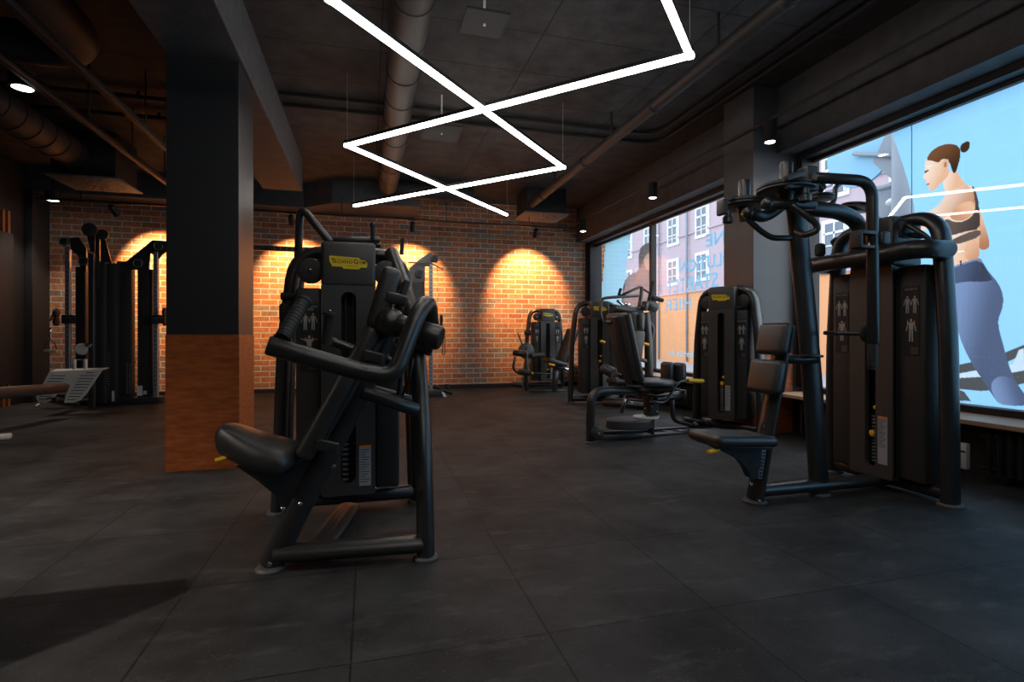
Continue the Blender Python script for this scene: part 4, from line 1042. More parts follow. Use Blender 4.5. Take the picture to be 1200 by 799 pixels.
# left arm
YA = 8.4
b = B(); post(b, -3.886, YA, .12, 2.14); a1 = b.build('perforated_upright', 'galv', T, smooth=False)
b = B(); holes(b, -3.886, YA - .0275, .25, 2.1); b.build('upright_holes', 'black', a1)
b = B(); b.prism([ay(81, 279, YA), ay(92, 278, YA), ay(101, 291, YA), ay(101, 318, YA), ay(94, 316, YA), ay(92, 300, YA), ay(83, 292, YA)], (0, .03, 0)); b.build('truss_plate', 'powder', T)
wheel(T, ay(75, 283, YA - .03), .06, True); wheel(T, ay(98, 306, YA - .03), .06, True)
b = B(); p, q_ = ay(88, 312, YA), ay(100, 470, YA); b.bb(p.x, q_.x, YA, YA + .16, .10, p.z, .01); b.build('stack_cover', 'shroud2', T)
# middle post, taller, with copper-lit head plates
YM = 8.12
xm = ay(108, 400, YM).x
b = B(); post(b, xm, YM, 0, 2.02, .062, .062); a2 = b.build('perforated_upright', 'powder', T, smooth=False)
b = B(); holes(b, xm, YM - .031, .25, 1.98); b.build('upright_holes', 'black', a2)
b = B(); b.prism([ay(101, 272, YM), ay(103, 264, YM), ay(109, 262, YM), ay(111, 270, YM), ay(111, 296, YM), ay(106, 295, YM)], (0, .02, 0)); b.build('head_plate', 'powder', T)
wheel(T, ay(105, 269, YM - .03), .085, False); wheel(T, ay(120, 275, YM + .12), .07, False)
b = B(); b.bb(ay(112, 300, 8.3).x, ay(116.5, 300, 8.3).x, 8.29, 8.33, 1.6, ay(112, 269, 8.3).z, .003); b.prism([ay(118, 276, 8.3), ay(122, 276, 8.3), ay(131, 309, 8.3), ay(118, 306, 8.3)], (0, .02, 0)); b.build('head_plate', 'powder', T)
b = B(); p, q_ = ay(112, 306, 8.3), ay(123, 474, 8.3); b.bb(p.x, q_.x, 8.3, 8.5, .04, p.z, .012); p, q_ = ay(124, 308, 8.36), ay(136, 474, 8.36); b.bb(p.x, q_.x, 8.36, 8.5, .04, p.z, .012); b.build('stack_cover', 'shroud2', T)
# right arm
YR = 8.44
b = B(); xr = ay(183, 400, YR).x; post(b, xr, YR, 0, 2.12); a3 = b.build('perforated_upright', 'galv', T, smooth=False)
b = B(); holes(b, xr, YR - .0275, .2, 2.08); b.build('upright_holes', 'black', a3)
b = B(); b.prism([ay(136, 316, YR), ay(137, 306, YR), ay(148, 306, YR), ay(179, 281, YR), ay(203, 283, YR), ay(203, 289, YR), ay(190, 298, YR), ay(186, 303, YR), ay(176, 296, YR), ay(175, 306, YR), ay(174, 316, YR)], (0, .03, 0)); b.build('truss_plate', 'powder', T)
wheel(T, ay(162, 308.5, YR - .03), .065, True); wheel(T, ay(186, 288.5, YR - .03), .065, True)
b = B()
for p0, p1 in (((137, 314), (153, 470)), ((160, 314), (175, 470))): p, q_ = ay(*p0, YR), ay(*p1, YR); b.bb(p.x, q_.x, YR + .02, YR + .16, .05, p.z, .012)
b.build('stack_cover', 'shroud2', T)
b = B(); b.bb(ay(137, 400, YR).x, ay(188, 400, YR).x, YR - .04, YR + .18, .0, .09, .01); b.bb(ay(82, 400, YR).x, ay(137, 400, YR).x, YR - .02, YR + .1, .0, .07, .01); b.build('base_plate', 'powder', T)
b = B(); p = ay(177, 316, YR + .03); b.bb(p.x - .02, p.x + .02, YR + .02, YR + .14, .1, p.z, .004); b.build('side_panel', 'powder', T)
# carriages
def carriage(c, s=1.0):
    c = V(c); o = B().box(c, (.14 * s, .10, .12), None, .012).build('height_carriage', 'rubber', T)
    B().box(c + V((0, -.055, .015)), (.07, .01, .012), None, .003).build('carriage_handle', 'chrome', o)
    return o
carriage(ay(183, 374, YR - .05)); b = B()
for dz in (.07, -.05): b.lathe(ay(193, 372, YR - .03) + V((-.02, 0, dz)), ay(193, 372, YR - .03) + V((.02, 0, dz)), [(0, .05), (.2, .065), (.8, .065), (1, .05)], 20)
b.build('swivel_pulley', 'rubber', T)
carriage(ay(81, 374, YA - .05)); b = B()
for dz in (.06, -.05): b.lathe(ay(66, 372, YA - .03) + V((-.02, 0, dz)), ay(66, 372, YA - .03) + V((.02, 0, dz)), [(0, .05), (.2, .065), (.8, .065), (1, .05)], 20)
b.build('swivel_pulley', 'rubber', T)
for nm, dd_ in (('left', -.0),): pass
b = B(); b.tube([ay(62, 368, YA - .05), ay(59, 376, YA - .05)], .012, n=8).tube([ay(59, 384, YA - .05), ay(59, 393, YA - .05)], .016, n=8).box(ay(104, 404, YM - .05), (.08, .04, .06), Euler((0, .3, 0)), .012); b.build('carabiners', 'chrome', T)
b = B(); b.lathe(ay(95, 409, YM - .04), ay(97, 409, YM + .02), [(0, .06), (.2, .075), (.8, .075), (1, .06)], 24); b.build('low_pulley', 'steel', T)
# stacks with their pale number tabs
for (x0, py0, py1, Y, n) in ((126, 412, 468, 8.355, 18), (151, 426, 462, YR + .01, 14), (99, 420, 432, 8.2, 5)):
    for k in range(n):
        py = py0 + (py1 - py0) * k / n
        p = ay(x0, py, Y); o = B().bb(p.x - .035, p.x + .035, Y - .01, Y + .02, p.z - .016, p.z, .002, 1).build('weight_plate', 'weight', T, smooth=False)
        B().bb(p.x - .026, p.x - .010, Y - .012, Y - .009, p.z - .013, p.z - .004, 0).bb(p.x + .008, p.x + .024, Y - .012, Y - .009, p.z - .013, p.z - .004, 0).build('number_tag', 'print', o, smooth=False)
for (p0, p1, Y) in (((160.5, 452), (167, 463.5), YR + .012), ((131, 458), (134, 470), 8.34), ((168, 458), (172, 462), YR + .012)):
    b = B(); a, c = ay(*p0, Y), ay(*p1, Y); b.bb(a.x, c.x, Y - .002, Y, c.z, a.z, 0); b.build('safety_sticker', 'white', T, smooth=False)
b = B(); b.cyl(ay(158, 424, YR - .01), ay(158, 424, YR - .04), .014, n=12); b.build('selector_pin', 'chrome', T)
# handle hanging from the left carriage
H_ = thing('stirrup_strap', 'small triangle strap with metal grip hanging from the left arm of the corner cable station', 'strap', ay(59, 398, YA - .06))
Yh = YA - .06
B().tube([ay(52, 409, Yh), ay(54, 402, Yh), ay(59, 398, Yh), ay(64, 402, Yh), ay(66.5, 409, Yh)], .011, .005, bend=.03, n=8).build('strap', 'rubber', H_)
B().tube([ay(52, 411, Yh), ay(66.5, 411.5, Yh)], .020, n=14).build('grip', 'steel', H_)
B().tube([ay(59, 393, Yh), ay(59, 398, Yh)], .010, n=8).build('hook', 'chrome', H_)

# seated row machine at the left edge
R_ = thing('seated_row_machine', 'low rowing bench rail with slotted steel foot plates at the left edge', 'rowing machine', (-3.6, 6.9, 0))
Yf = 7.45
sheet = [ay(45, 436.5, Yf), ay(109, 434.5, Yf), ay(103, 448, Yf), ay(97, 462, Yf), ay(92, 469, Yf), ay(85, 472, Yf), ay(73.5, 472, Yf), ay(73.5, 464, Yf), ay(75, 452, Yf), ay(70, 451, Yf), ay(62, 462, Yf), ay(57, 470, Yf), ay(50, 472.5, Yf), ay(42, 471, Yf), ay(38, 466.5, Yf), ay(41, 452, Yf)]
def lean(p): return V((p.x, Yf + (p.z - .1) * .55 , p.z))
b = B(); b.prism([lean(p) for p in sheet], (0, .008, -.004)); fp = b.build('foot_plate', 'steel', R_, smooth=False, label='brushed steel foot plates with slots')
def slot(x0, x1, y): 
    p, q_ = lean(ay(x0, y, Yf)), lean(ay(x1, y, Yf)); d = V((0, -.002, .001))
    B().prism([p + d, q_ + d, q_ + d + V((0, .004, .008)), p + d + V((0, .004, .008))], (0, -.001, 0)).build('plate_slot', 'black', fp, smooth=False)
for k, (x0, x1) in enumerate(((90, 99), (84, 102), (83, 101), (82, 99), (81, 98), (80, 97), (78, 95), (77, 93), (76, 91), (76, 87))): slot(x0, x1, 438.5 + 3.4 * k)
for k, (x0, x1) in enumerate(((48, 66), (47, 65), (46, 64))): slot(x0, x1, 442 + 3.4 * k)
for k, (x0, x1) in enumerate(((42, 57), (43, 54))): slot(x0, x1, 465.5 + 3.3 * k)
B().prism([lean(ay(45, 436.5, Yf)), lean(ay(109, 434.5, Yf)), lean(ay(112, 432.5, Yf)) + V((0, .1, 0)), lean(ay(47, 434.5, Yf)) + V((0, .1, 0))], (0, 0, -.008)).build('plate_lip', 'steel', R_, smooth=False)
r0, r1 = V((-4.50, 5.6, .33)), V((-3.42, 7.45, .335))
r0 = ay(-60, 466, 6.1); r1 = ay(72, 454.5, 7.35)
B().beam(r0, r1, .16, .11, bev=.02).build('seat_rail', 'powder', R_)
B().beam(r0 + V((0, 0, .062)), ay(61, 451.5, 7.3) + V((0, 0, .01)), .14, .012, bev=.004).build('rail_track', 'galv', R_)
B().beam(r0 + V((.3, .35, -.02)), V((r0.x + .3, r0.y + .35, .02)), .08, .10, bev=.02).build('rear_leg', 'powder', R_)
B().beam(ay(60, 470, 7.5) + V((0, 0, .02)), V((-3.62, 7.98, .06)), .12, .06, bev=.015).build('base_beam', 'powder', R_)
for px in (74.5, 88): B().tube([lean(ay(px, 434, Yf)), lean(ay(px, 434, Yf)) + V((0, .0, .125))], .020, n=12).build('foot_plate_peg', 'steel', R_)
B().tube([lean(ay(74.5, 434, Yf)) + V((0, 0, .12)), lean(ay(88, 434, Yf)) + V((0, 0, .12))], .008, n=8).build('peg_bar', 'chrome', R_)
b = B(); p = az(6, 512, .03); b.box(p + V((-.12, 0, 0)), (.30, .10, .05), Euler((0, 0, .35)), .015); b.build('floor_foot', 'steel', R_)
B().tube([ay(41, 476, 7.3), ay(46, 473, 7.35)], .012, n=8).build('release_lever', 'steel', R_)

# unseen bench added past the left edge, pad outline shaped for its floor shadow
W_ = thing('added_shadow_bench', 'unseen padded bench added beyond the left edge to cast the floor shadow', 'bench', (-1.8, 1.95, 0))
B().prism([(-1.28, 2.14, .57), (-1.25, 2.06, .57), (-1.29, 2.0, .57), (-1.42, 1.87, .57), (-1.56, 1.74, .57), (-2.35, 1.68, .57), (-2.35, 2.15, .57)], (0, 0, .06)).build('shadow_shaped_pad', 'leather', W_)
B().beam((-1.6, 1.95, .54), (-2.3, 1.92, .54), .06, .06, bev=.01).build('spine', 'powder', W_)
for x in (-1.7, -2.2): B().tube([(x, 1.93, .54), (x, 1.93, .03)], .03, n=12).build('leg', 'powder', W_)
for x in (-1.7, -2.2): B().beam((x, 1.72, .025), (x, 2.14, .025), .06, .05, bev=.01).build('foot_bar', 'powder', W_)

# middle cable station behind the near machine
T = thing('cable_station', 'cable station on the brick wall right behind the large front machine', 'cable machine', (.75, 8.35, 0))
Ys = 8.3
b = B(); post(b, .938, Ys, .05, 2.08); a1 = b.build('perforated_upright', 'galv', T, smooth=False)
b = B(); holes(b, .938, Ys - .0275, .2, 2.05); b.build('upright_holes', 'black', a1)
b = B(); b.prism([ay(478, 322, Ys), ay(480, 314, Ys), ay(489, 306, Ys), ay(503, 296, Ys), ay(507, 296, Ys), ay(507, 309, Ys), ay(503, 312, Ys), ay(498, 312, Ys), ay(498, 330, Ys), ay(483, 331, Ys)], (0, .03, 0)); b.build('truss_plate', 'powder', T)
wheel(T, ay(509.5, 303, Ys - .03), .062, True); wheel(T, ay(491, 321, Ys - .03), .062, True)
p, q_ = ay(483, 329, Ys), ay(498, 470, Ys); b = B(); b.bb(p.x, q_.x, Ys + .01, Ys + .16, .05, p.z, .01); b.build('stack_cover', 'shroud2', T)
p, q_ = ay(380, 329, Ys), ay(400, 470, Ys)
b = B(); b.bb(ay(297, 290, 8.36).x, ay(400, 290, 8.36).x, 8.36, 8.41, ay(330, 294, 8.36).z, ay(330, 288.5, 8.36).z, .004); cb_ = b.build('pull_up_crossbar', 'powder', T, smooth=False)
z = (ay(330, 294, 8.36).z + ay(330, 288.5, 8.36).z) / 2
for k in range(14): B().cyl((ay(322, 290, 8.36).x + k * .08, 8.361, z), (ay(322, 290, 8.36).x + k * .08, 8.357, z), .012, n=8).build('crossbar_hole_lit', 'print', cb_)  # pale discs, their colour stands for lit brick seen through the holes
B().tube([ay(478, 307.5, Ys - .1), ay(504, 308, Ys - .1), ay(520, 316, Ys - .3)], .010, bend=.02, n=8).build('thin_bar', 'galv', T)
carriage(ay(505, 378, Ys - .05), .7)
b = B()
for dz in (.06, -.05): b.lathe(ay(517, 378, Ys - .03) + V((-.02, 0, dz)), ay(517, 378, Ys - .03) + V((.02, 0, dz)), [(0, .05), (.2, .07), (.8, .07), (1, .05)], 20)
b.build('swivel_pulley', 'rubber', T)
B().tube([ay(512.5, 305, Ys - .03), ay(513, 370, Ys - .03)], .004, n=6).build('cable', 'cable', T)
B().tube([ay(520, 386, Ys - .03), ay(521.5, 398, Ys - .03), ay(521, 415, Ys - .03), ay(518, 415, Ys - .03), ay(519.5, 398, Ys - .03), ay(520, 386, Ys - .03)], .008, bend=.03, n=6).build('hanging_strap', 'rubber', T)
b = B(); b.bb(ay(480, 400, Ys).x, ay(519, 400, Ys).x, Ys - .10, Ys + .15, 0, .10, .01)
b.build('base_plate', 'powder', T)
b = B(); b.tube([ay(508, 452, Ys), ay(522, 458, Ys), ay(530, 461, Ys)], .03, n=10).tube([ay(524, 450, Ys + .1), ay(524, 458, Ys + .1)], .035, n=10); b.build('base_pegs', 'rubber', T)
b = B(); a_ = ay(518, 459, Ys - .11); c_ = ay(524, 466, Ys - .11); b.prism([ay(517.5, 459.5, Ys - .11), ay(520.5, 459.5, Ys - .11), ay(524.5, 466, Ys - .11), ay(520.5, 466.5, Ys - .11)], (0, .01, 0)); b.build('warning_label', 'white', T, smooth=False, label='pale label at the end of the base')
b = B(); b.box(ay(471, 289, Ys), (.06, .05, .26), Euler((0, .05, 0)), .02).box(ay(470.5, 282, Ys), (.03, .03, .06), None, .01); b.build('hanging_handles', 'rubber', T)
# ------------------------------------------------------------------ printed films on the glass
import numpy as np
def film_material(name, alpha=.93):
    m = bpy.data.materials.new(name); m.use_nodes = True
    nt = m.node_tree; N = nt.nodes; L = nt.links; N.clear()
    at = N.new('ShaderNodeAttribute'); at.attribute_name = 'ink'
    d = N.new('ShaderNodeBsdfDiffuse'); t = N.new('ShaderNodeBsdfTranslucent')
    L.new(at.outputs['Color'], d.inputs[0]); L.new(at.outputs['Color'], t.inputs[0])
    m1 = N.new('ShaderNodeMixShader'); m1.inputs[0].default_value = .80
    L.new(d.outputs[0], m1.inputs[1]); L.new(t.outputs[0], m1.inputs[2])
    tp = N.new('ShaderNodeBsdfTransparent'); L.new(at.outputs['Color'], tp.inputs[0])
    m2 = N.new('ShaderNodeMixShader'); m2.inputs[0].default_value = alpha
    L.new(tp.outputs[0], m2.inputs[1]); L.new(m1.outputs[0], m2.inputs[2])
    o = N.new('ShaderNodeOutputMaterial'); L.new(m2.outputs[0], o.inputs[0])
    MATS[name] = m
film_material('film', .94); film_material('film_light', .75)
def inside(P, poly):
    x, y = P[..., 0], P[..., 1]; r = np.zeros(x.shape, bool); n = len(poly); j = n - 1
    for i in range(n):
        xi, yi = poly[i]; xj, yj = poly[j]
        c = ((yi > y) != (yj > y)) & (x < (xj - xi) * (y - yi) / ((yj - yi) or 1e-9) + xi)
        r ^= c; j = i
    return r
def smooth_poly(pts, it=2):
    for _ in range(it):
        q = []
        for i in range(len(pts)):
            a, b = pts[i], pts[(i + 1) % len(pts)]
            q += [(a[0]*.75 + b[0]*.25, a[1]*.75 + b[1]*.25), (a[0]*.25 + b[0]*.75, a[1]*.25 + b[1]*.75)]
        pts = q
    return pts
XFm = 4.222
def yz(px, py): p = ax(px, py, XFm); return (p.y, p.z)
def srgb(c): return tuple((v / 255 / 12.92) if v / 255 <= .04045 else ((v / 255 + .055) / 1.055) ** 2.4 for v in c)
def film(name, outline, base, layers, step, m, x=XFm, shade=None):
    ys = [p[0] for p in outline]; zs = [p[1] for p in outline]
    y0, y1, z0, z1 = min(ys), max(ys), min(zs), max(zs)
    ny = int((y1 - y0) / step) + 1; nz = int((z1 - z0) / step) + 1
    gy = np.linspace(y0, y1, ny); gz = np.linspace(z0, z1, nz)
    G = np.stack(np.meshgrid(gy, gz, indexing='ij'), -1)
    Cc = np.zeros(G.shape[:2] + (4,)); Cc[..., 3] = 1; Cc[..., :3] = base
    for poly, colr, *opt in layers:
        msk = inside(G, poly)
        if opt and opt[0] is not None:      # blend colour toward a second across an axis (the print's own modelling)
            c2, pa, pb = opt[0]; d = np.array(pb) - np.array(pa); t = np.clip(((G - np.array(pa)) @ d) / (d @ d), 0, 1)[..., None]
            t = t * t * (3 - 2 * t)
            cc = np.array(colr) * (1 - t) + np.array(c2) * t; Cc[msk, :3] = cc[msk]
        else: Cc[msk, :3] = colr
    keep = inside((G[:-1, :-1] + G[1:, 1:]) / 2, outline)
    idx = np.arange(ny * nz).reshape(ny, nz)
    F = np.stack([idx[:-1, :-1], idx[:-1, 1:], idx[1:, 1:], idx[1:, :-1]], -1)[keep]
    me = bpy.data.meshes.new(name)
    V_ = np.concatenate([np.full((ny * nz, 1), x), G.reshape(-1, 2)], 1)
    used = np.unique(F); rm = -np.ones(ny * nz, int); rm[used] = np.arange(len(used)); F = rm[F]; V_ = V_[used]
    me.from_pydata(V_.tolist(), [], F.tolist())
    ca = me.color_attributes.new('ink', 'FLOAT_COLOR', 'POINT'); ca.data.foreach_set('color', Cc.reshape(-1, 4)[used].astype('f').ravel())
    me.materials.append(MATS[m]); o = bpy.data.objects.new(name, me); COL.objects.link(o)
    return o
BLUE = srgb((156, 213, 247))
SK, SKD, SKL = srgb((232, 178, 140)), srgb((178, 118, 84)), srgb((245, 214, 190))
HR, HRD = srgb((120, 76, 46)), srgb((66, 42, 28))
TOP_, TOPD = srgb((98, 84, 76)), srgb((70, 60, 56))
LG, LGD, LGL = srgb((84, 96, 122)), srgb((58, 66, 86)), srgb((126, 146, 182))
def PL(pts, it=2): return smooth_poly([yz(*p) for p in pts], it)
def gr(c2, a, b): return (c2, yz(*a), yz(*b))
L_ = []
# treadmill behind the legs
GY, GYD, GYL = srgb((128, 140, 156)), srgb((84, 84, 86)), srgb((205, 225, 240))
L_ += [(PL([(1120, 428), (1160, 420), (1205, 402), (1205, 412), (1165, 432), (1122, 438)], 0), GYD),
       (PL([(1122, 438), (1165, 430), (1210, 424), (1212, 432), (1160, 441), (1122, 443)], 0), GYL),
       (PL([(1120, 443), (1160, 441), (1212, 432), (1215, 446), (1165, 457), (1150, 458), (1120, 455)], 0), GYD),
       (PL([(1184, 434), (1194, 410), (1200, 408), (1200, 432)], 0), GYL),
       (PL([(1122, 456), (1130, 459), (1138, 470), (1120, 469)], 0), GYD)]
# far arm (behind the back)
L_ += [(PL([(1146, 240), (1150, 250), (1156, 270), (1160, 284), (1159, 290), (1154, 293), (1148, 292), (1147, 286), (1149, 270), (1144, 255)]), SK, gr(SKD, (1150, 250), (1158, 290)))]
# torso back and waist
L_ += [(PL([(1110, 226), (1122, 217), (1134, 216), (1142, 222), (1146, 236), (1148, 260), (1148, 285), (1148, 305), (1112, 314), (1112, 290), (1108, 262), (1100, 250)]), SKL, gr(SK, (1115, 270), (1146, 270)))]
L_ += [(PL([(1132, 284), (1148, 282), (1148, 304), (1136, 306), (1130, 300)]), SK, gr(srgb((205, 150, 115)), (1132, 290), (1148, 300)))]
# neck and head
L_ += [(PL([(1103, 208), (1109, 202), (1122, 200), (1124, 206), (1130, 214), (1138, 220), (1120, 236), (1108, 232), (1107, 222)]), SKL, gr(SK, (1108, 205), (1124, 204)))]
L_ += [(PL([(1084, 188), (1088, 183), (1100, 183), (1112, 188), (1112, 200), (1107, 210), (1099, 219), (1093, 224), (1088, 222), (1088, 217), (1085, 215), (1086, 211), (1081, 209), (1084, 202)], 1), SKL, gr(SK, (1086, 200), (1108, 205)))]
L_ += [(PL([(1097, 214), (1104, 206), (1110, 196), (1113, 204), (1104, 214)], 1), SK)]
L_ += [(PL([(1085, 188), (1090, 178), (1100, 171), (1112, 168), (1122, 170), (1126, 176), (1125, 186), (1121, 200), (1118, 204), (1115, 198), (1113, 190), (1108, 186), (1104, 186), (1100, 191), (1092, 188)]), HR, gr(HRD, (1100, 170), (1122, 195)))]
L_ += [(PL([(1125, 171), (1129, 167), (1136, 165), (1137, 169), (1135, 176), (1130, 179), (1126, 178)]), HRD)]
L_ += [(PL([(1104, 190), (1108, 186), (1112, 187), (1111, 195), (1107, 201), (1104, 198)]), SK), (PL([(1106, 191), (1109, 189), (1110, 194), (1107, 197)]), SKD)]
L_ += [(PL([(1083, 201), (1087, 199), (1088.5, 200), (1084, 203)], 0), HRD), (PL([(1085, 216), (1088, 214.5), (1090, 215.5), (1087, 217.5)], 1), srgb((190, 110, 100)))]
L_ += [(PL([(1087, 194), (1092, 194), (1092, 195.2), (1087, 195.5)], 0), srgb((250, 235, 215)))]
# near arm and shoulder
L_ += [(PL([(1060, 262), (1085, 250), (1100, 241), (1108, 228), (1120, 220), (1133, 218), (1142, 224), (1143, 238), (1138, 250), (1126, 256), (1118, 252), (1110, 252), (1098, 262), (1080, 272), (1062, 276)]), SKL, gr(srgb((196, 138, 102)), (1095, 232), (1134, 252)))]
L_ += [(PL([(1112, 252), (1122, 240), (1138, 234), (1143, 242), (1138, 254), (1127, 259), (1116, 258)]), srgb((200, 142, 106)), gr(SK, (1118, 256), (1132, 238)))]
# crop top
L_ += [(PL([(1106, 257), (1112, 257), (1118, 260), (1128, 260), (1138, 255), (1143, 246), (1142, 230), (1139, 218), (1141, 218), (1146, 232), (1148, 250), (1149, 268), (1132, 271), (1112, 277), (1109, 268)], 1), TOP_, gr(TOPD, (1110, 260), (1148, 265)))]
L_ += [(PL([(1113, 282), (1130, 274), (1149, 268), (1149, 277), (1130, 284), (1113, 288)], 1), TOP_)]
# leggings
L_ += [(PL([(1112, 314), (1130, 307), (1148, 302), (1150, 304), (1158, 318), (1170, 331), (1176, 346), (1175, 362), (1170, 372), (1170, 384), (1176, 405), (1182, 428), (1190, 447), (1204, 466), (1210, 476), (1172, 475), (1165, 466), (1152, 446), (1138, 425), (1126, 400), (1118, 370), (1114, 340)]), LGL, gr(LG, (1118, 350), (1168, 356)))]
L_ += [(PL([(1113, 316), (1130, 309), (1149, 304), (1160, 322), (1164, 330), (1130, 330), (1116, 333)], 1), LG, gr(LGD, (1120, 318), (1150, 326)))]
L_ += [(PL([(1165, 466), (1160, 450), (1170, 440), (1186, 442), (1200, 462), (1206, 476), (1172, 475)]), LGL, gr(LG, (1165, 460), (1195, 455)))]
L_ += [(PL([(1124.5, 306), (1127, 304.5), (1127, 309), (1126, 312)], 0), HRD)]
edge = smooth_poly([yz(1045, 155), yz(1052, 175), yz(1059, 196), yz(1065, 216), yz(1071, 240), yz(1074, 270), yz(1075, 300), yz(1075, 470)][:], 0)
topz, botz = 2.66, .452
nearcut = yz(1238, 300)[0]
o1 = film('poster_film', [(p[0], max(botz, min(topz, p[1]))) for p in edge[:-1]] + [(edge[-1][0], botz), (nearcut, botz), (nearcut, topz)], BLUE, L_, .0045, 'film')
# seam
L2 = [([(yz(1068.5, 200)[0] - .002, 0), (yz(1068.5, 200)[0] + .002, 0), (yz(1068.5, 200)[0] + .002, 3), (yz(1068.5, 200)[0] - .002, 3)], srgb((80, 150, 190)))]
o2 = film('poster_film', [(nearcut, botz), (nearcut, topz), (-2.3, topz), (-2.3, botz)], BLUE, [], .35, 'film')
tag(at_origin(o1, (XFm, 2.8, 1.5)), 'light blue window film with a large running woman in crop top and leggings', 'window poster')
tag(at_origin(o2, (XFm, .5, 1.5)), 'plain light blue film continuing the poster toward the camera side', 'window poster')
b = B(); ysm = yz(1068.5, 200)[0]; b.bb(XFm - .0015, XFm - .0005, ysm - .003, ysm + .003, 1.45, topz, 0); MATS['seam'] = mat('seam', srgb((70, 130, 165)), .6)
so = b.build('film_seam', 'seam', o1, smooth=False)
# far window: blue band, red mark, dark haired figure
def PF(pts, it=1): return smooth_poly([yz(*p) for p in pts], it)
bandc = srgb((178, 230, 250))
Lf = []
o3 = film('poster_film', [yz(709.5, 285), yz(739, 270), yz(729, 360), yz(704, 360)], bandc, [], .05, 'film')
tag(at_origin(o3, (XFm, 8.8, 2.0)), 'leaning light blue film band on the far window', 'window poster')
fig = PF([(757, 285), (763, 283), (765, 290), (765, 366), (728, 366), (729, 345), (731, 330), (737, 322), (746, 319), (749, 315), (748, 300), (751, 289)], 2)
GH = srgb((120, 112, 110))
o4 = film('poster_film', fig, srgb((150, 146, 150)), [(PF([(756, 285), (763, 284), (766, 290), (764, 296), (757, 299), (754, 305), (751, 315), (748, 312), (748, 298), (751, 288)], 2), GH), (PF([(755, 298), (766, 296), (766, 312), (760, 318), (755, 312)], 2), srgb((205, 180, 165)))], .02, 'film_light')
tag(at_origin(o4, (XFm, 8.1, 1.6)), 'greyish print of a dark haired person on the far window', 'window poster')
# the lettering, read from the street side
def glass_text(s_, px_mid, py_mid, w_px, hgt, name, label):
    c = ax(px_mid, py_mid, XFm + .004)
    m4 = frame_mtx(c, (0, -1, 0), (0, 0, 1))       # seen from inside: x runs to the right of the view
    o = text(s_, hgt / .72, 'letter_film', m4, name=name, mirror=True, ext=.0004, bold=.004)
    a, b_ = ax(px_mid - w_px / 2, py_mid, XFm + .004).y, ax(px_mid + w_px / 2, py_mid, XFm).y
    ys = [v.co.y for v in o.data.vertices]; k = abs(a - b_) / (max(ys) - min(ys)); mid = (max(ys) + min(ys)) / 2
    for v in o.data.vertices: v.co.y = (a + b_) / 2 + (v.co.y - mid) * k
    at_origin(o, c); return tag(o, label, 'window lettering', 'mirrored lettering on the far window')
def letter(name, c):
    m = bpy.data.materials.new(name); m.use_nodes = True
    nt = m.node_tree; N = nt.nodes; L = nt.links; N.clear()
    d = N.new('ShaderNodeBsdfDiffuse'); t = N.new('ShaderNodeBsdfTranslucent'); d.inputs[0].default_value = t.inputs[0].default_value = (*c, 1)
    mx = N.new('ShaderNodeMixShader'); mx.inputs[0].default_value = .8; L.new(d.outputs[0], mx.inputs[1]); L.new(t.outputs[0], mx.inputs[2])
    o = N.new('ShaderNodeOutputMaterial'); L.new(mx.outputs[0], o.inputs[0]); MATS[name] = m
letter('letter_film', srgb((196, 232, 250)))
glass_text('EINE', 846, 278, 38, .17, 'window_lettering', 'top row of large pale blue mirrored letters on the far window')
glass_text('REVOLUTION', 843, 305, 94, .17, 'window_lettering', 'second row of large pale blue mirrored letters on the far window')
glass_text('STARTET', 811, 333, 60, .19, 'window_lettering', 'third row of pale blue mirrored letters reading startet')
glass_text('HIER', 794, 357, 31, .17, 'window_lettering', 'lowest row of large pale blue mirrored letters, four of them')
letter('letter_white', srgb((225, 240, 248)))
o = glass_text('profitness.de', 808, 415, 52, .085, 'window_lettering', 'small pale mirrored web address low on the far window')
o.data.materials[0] = MATS['letter_white']

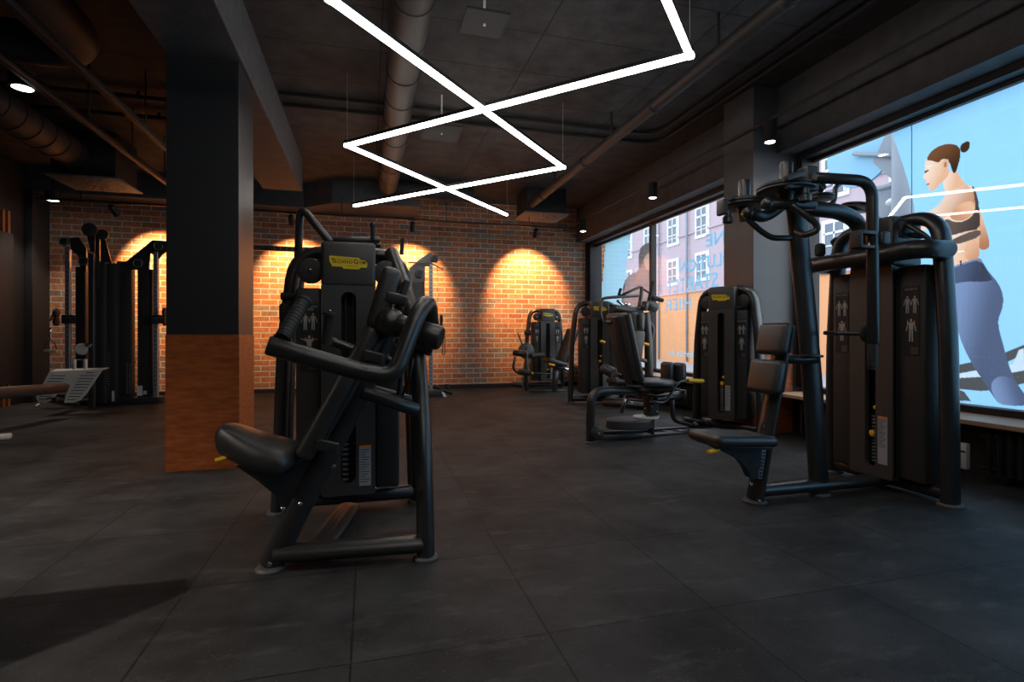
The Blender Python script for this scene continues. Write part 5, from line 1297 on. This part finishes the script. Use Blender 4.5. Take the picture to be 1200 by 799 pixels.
# ------------------------------------------------------------------ the street outside
struct(B().bb(4.35, 40, -12, 60, -.6, -.45, 0).build('street_ground', 'street', smooth=False))
XFAC = 16.0
def facade():
    t = thing('town_house', 'pale pink town house with white windows across the street', 'building', (XFAC, 20, -.45))
    B().bb(XFAC, XFAC + .4, 7.5, 34.0, 3.2, 12.0, 0).build('upper_wall', 'facade_pink', t, smooth=False)
    B().bb(XFAC - .05, XFAC + .4, 7.5, 34.0, -.45, 3.2, 0).build('shop_front_wall', 'facade_orange', t, smooth=False)
    b = B(); b.bb(XFAC - .12, XFAC, 7.5, 34, 3.15, 3.25, .01).bb(XFAC - .08, XFAC, 7.5, 34, 6.15, 6.25, .01); b.build('cornice', 'facade_pink', t, smooth=False)
    def win(yc, zc, w, h):
        b = B(); x = XFAC - .03
        b.bb(x - .03, x + .03, yc - w/2 - .14, yc + w/2 + .14, zc - h/2 - .16, zc + h/2 + .14, .004); wf = b.build('window_surround', 'facade_white', t, smooth=False)
        B().bb(x - .04, x, yc - w/2, yc + w/2, zc - h/2, zc + h/2, 0).build('window_glass', 'facade_glass', wf, smooth=False)
        b = B(); b.bb(x - .07, x - .03, yc - .03, yc + .03, zc - h/2, zc + h/2, 0).bb(x - .07, x - .03, yc - w/2, yc + w/2, zc + h*.15, zc + h*.22, 0).bb(x - .07, x - .03, yc - w/2, yc + w/2, zc - h*.22, zc - h*.18, 0)
        for s in (-1, 1): b.bb(x - .07, x - .03, yc + s*w/2 - .04, yc + s*w/2 + .04, zc - h/2, zc + h/2, 0)
        b.build('glazing_bars', 'facade_white', wf, smooth=False)
    c = lambda px, py: ax(px, py, XFAC)
    u, l2 = c(823.5, 259), c(823, 312); u2, l3 = c(789.5, 270), c(789.5, 324)
    dy = u2.y - u.y; zu, zl = u.z, l2.z
    for k in range(-5, 4):
        y = u.y + dy * k
        if not (8.2 < y < 33): continue
        win(y, zu, .86, 1.30); win(y, zl, .86, 1.15); win(y, zu + (zu - zl), .86, 1.30)
    b = B()
    for y in (c(774, 300).y, c(807, 300).y): b.tube([(XFAC - .12, y, -.4), (XFAC - .12, y, 11)], .05, n=8)
    b.build('downpipes', 'street_metal', t)
facade()
def house2():
    t = thing('white_house', 'bright white house farther up the street behind the far window', 'building', (15, 44, -.45))
    B().bb(14, 20, 36, 52, -.45, 11, 0).build('house_wall', 'facade_white', t, smooth=False)
    for k in range(4):
        for z in (2.6, 5.6, 8.4): B().bb(13.96, 14.02, 37.5 + k * 3.6, 38.7 + k * 3.6, z, z + 1.6, .01).build('house_window', 'facade_glass', t, smooth=False)
house2()
p = ax(706, 294, 9.0)
o = B().bb(p.x, p.x + .3, p.y - .35, p.y + .35, p.z - .5, p.z + .9, .02).build('red_sign', 'street_red', smooth=False)
tag(at_origin(o, p), 'small red hanging sign seen at the left edge of the far window', 'sign')
t = thing('street_mast', 'grey street mast with a round blue sign and cross bars outside the near window', 'street mast', (9.0, 0, -.45))
XM_ = 7.6
m = lambda px, py: ax(px, py, XM_)
pm = m(1061, 240); t.location = (XM_, pm.y, -.45)
B().tube([(XM_, pm.y, -.45), (XM_, pm.y, 5.0)], .17, n=20).build('mast_pole', 'street_metal', t)
B().tube([m(1000, 180) , m(1058, 183)], .035, n=10).build('sign_bar', 'street_metal', t)
B().tube([m(1025, 222), m(1058, 215)], .045, n=10).build('sign_bar', 'street_metal', t)
b = B(); c = m(1003, 182) + V((.06, 0, .12)); n = 40; R = .62
b.lathe(c, c + V((.05, 0, 0)), [(0, R * .99), (.5, R), (1, R * .99)], 48); b.build('round_sign', 'street_blue', t)
b = B(); c2 = m(1050, 182) + V((.05, 0, .05)); b.prism([c2 + V((0, .42, -.02)), c2 + V((0, .05, .62)), c2 + V((0, -.28, 0.1)), c2 + V((0, -.05, -.55))], (.04, 0, 0)); b.build('side_sign', 'street_metal', t, smooth=False)
b = B(); q1 = m(1023, 238); b.bb(XM_ + .3, XM_ + .6, q1.y - .22, q1.y + .22, q1.z - .3, q1.z + .25, .03); b.build('switch_box', 'street_metal', t)
b = B(); b.ball(m(1050, 236), .11, (1, 1.3, .6)); b.build('street_lantern', 'facade_white', t)

# ------------------------------------------------------------------ light and camera
w = bpy.data.worlds.new('sky'); SC.world = w; w.use_nodes = True
nt = w.node_tree; bg = nt.nodes['Background']; bg.inputs[0].default_value = (.82, .91, 1.0, 1); bg.inputs[1].default_value = 3.0
cam = bpy.data.cameras.new('camera'); co = bpy.data.objects.new('camera', cam); COL.objects.link(co)
cam.sensor_fit = 'HORIZONTAL'; cam.sensor_width = 36; cam.lens = 620 / 1200 * 36; cam.shift_y = -6.5 / 1200
co.location = (0, 0, CH); co.rotation_euler = (PI / 2, 0, -TH); cam.clip_start = .05; cam.clip_end = 300
SC.camera = co
SC.view_settings.view_transform = 'Standard'; SC.view_settings.look = 'None'; SC.view_settings.gamma = 1; SC.view_settings.exposure = .08
SC.cycles.use_denoising = True; SC.cycles.max_bounces = 8; SC.cycles.transparent_max_bounces = 12
SC.cycles.sample_clamp_indirect = 4
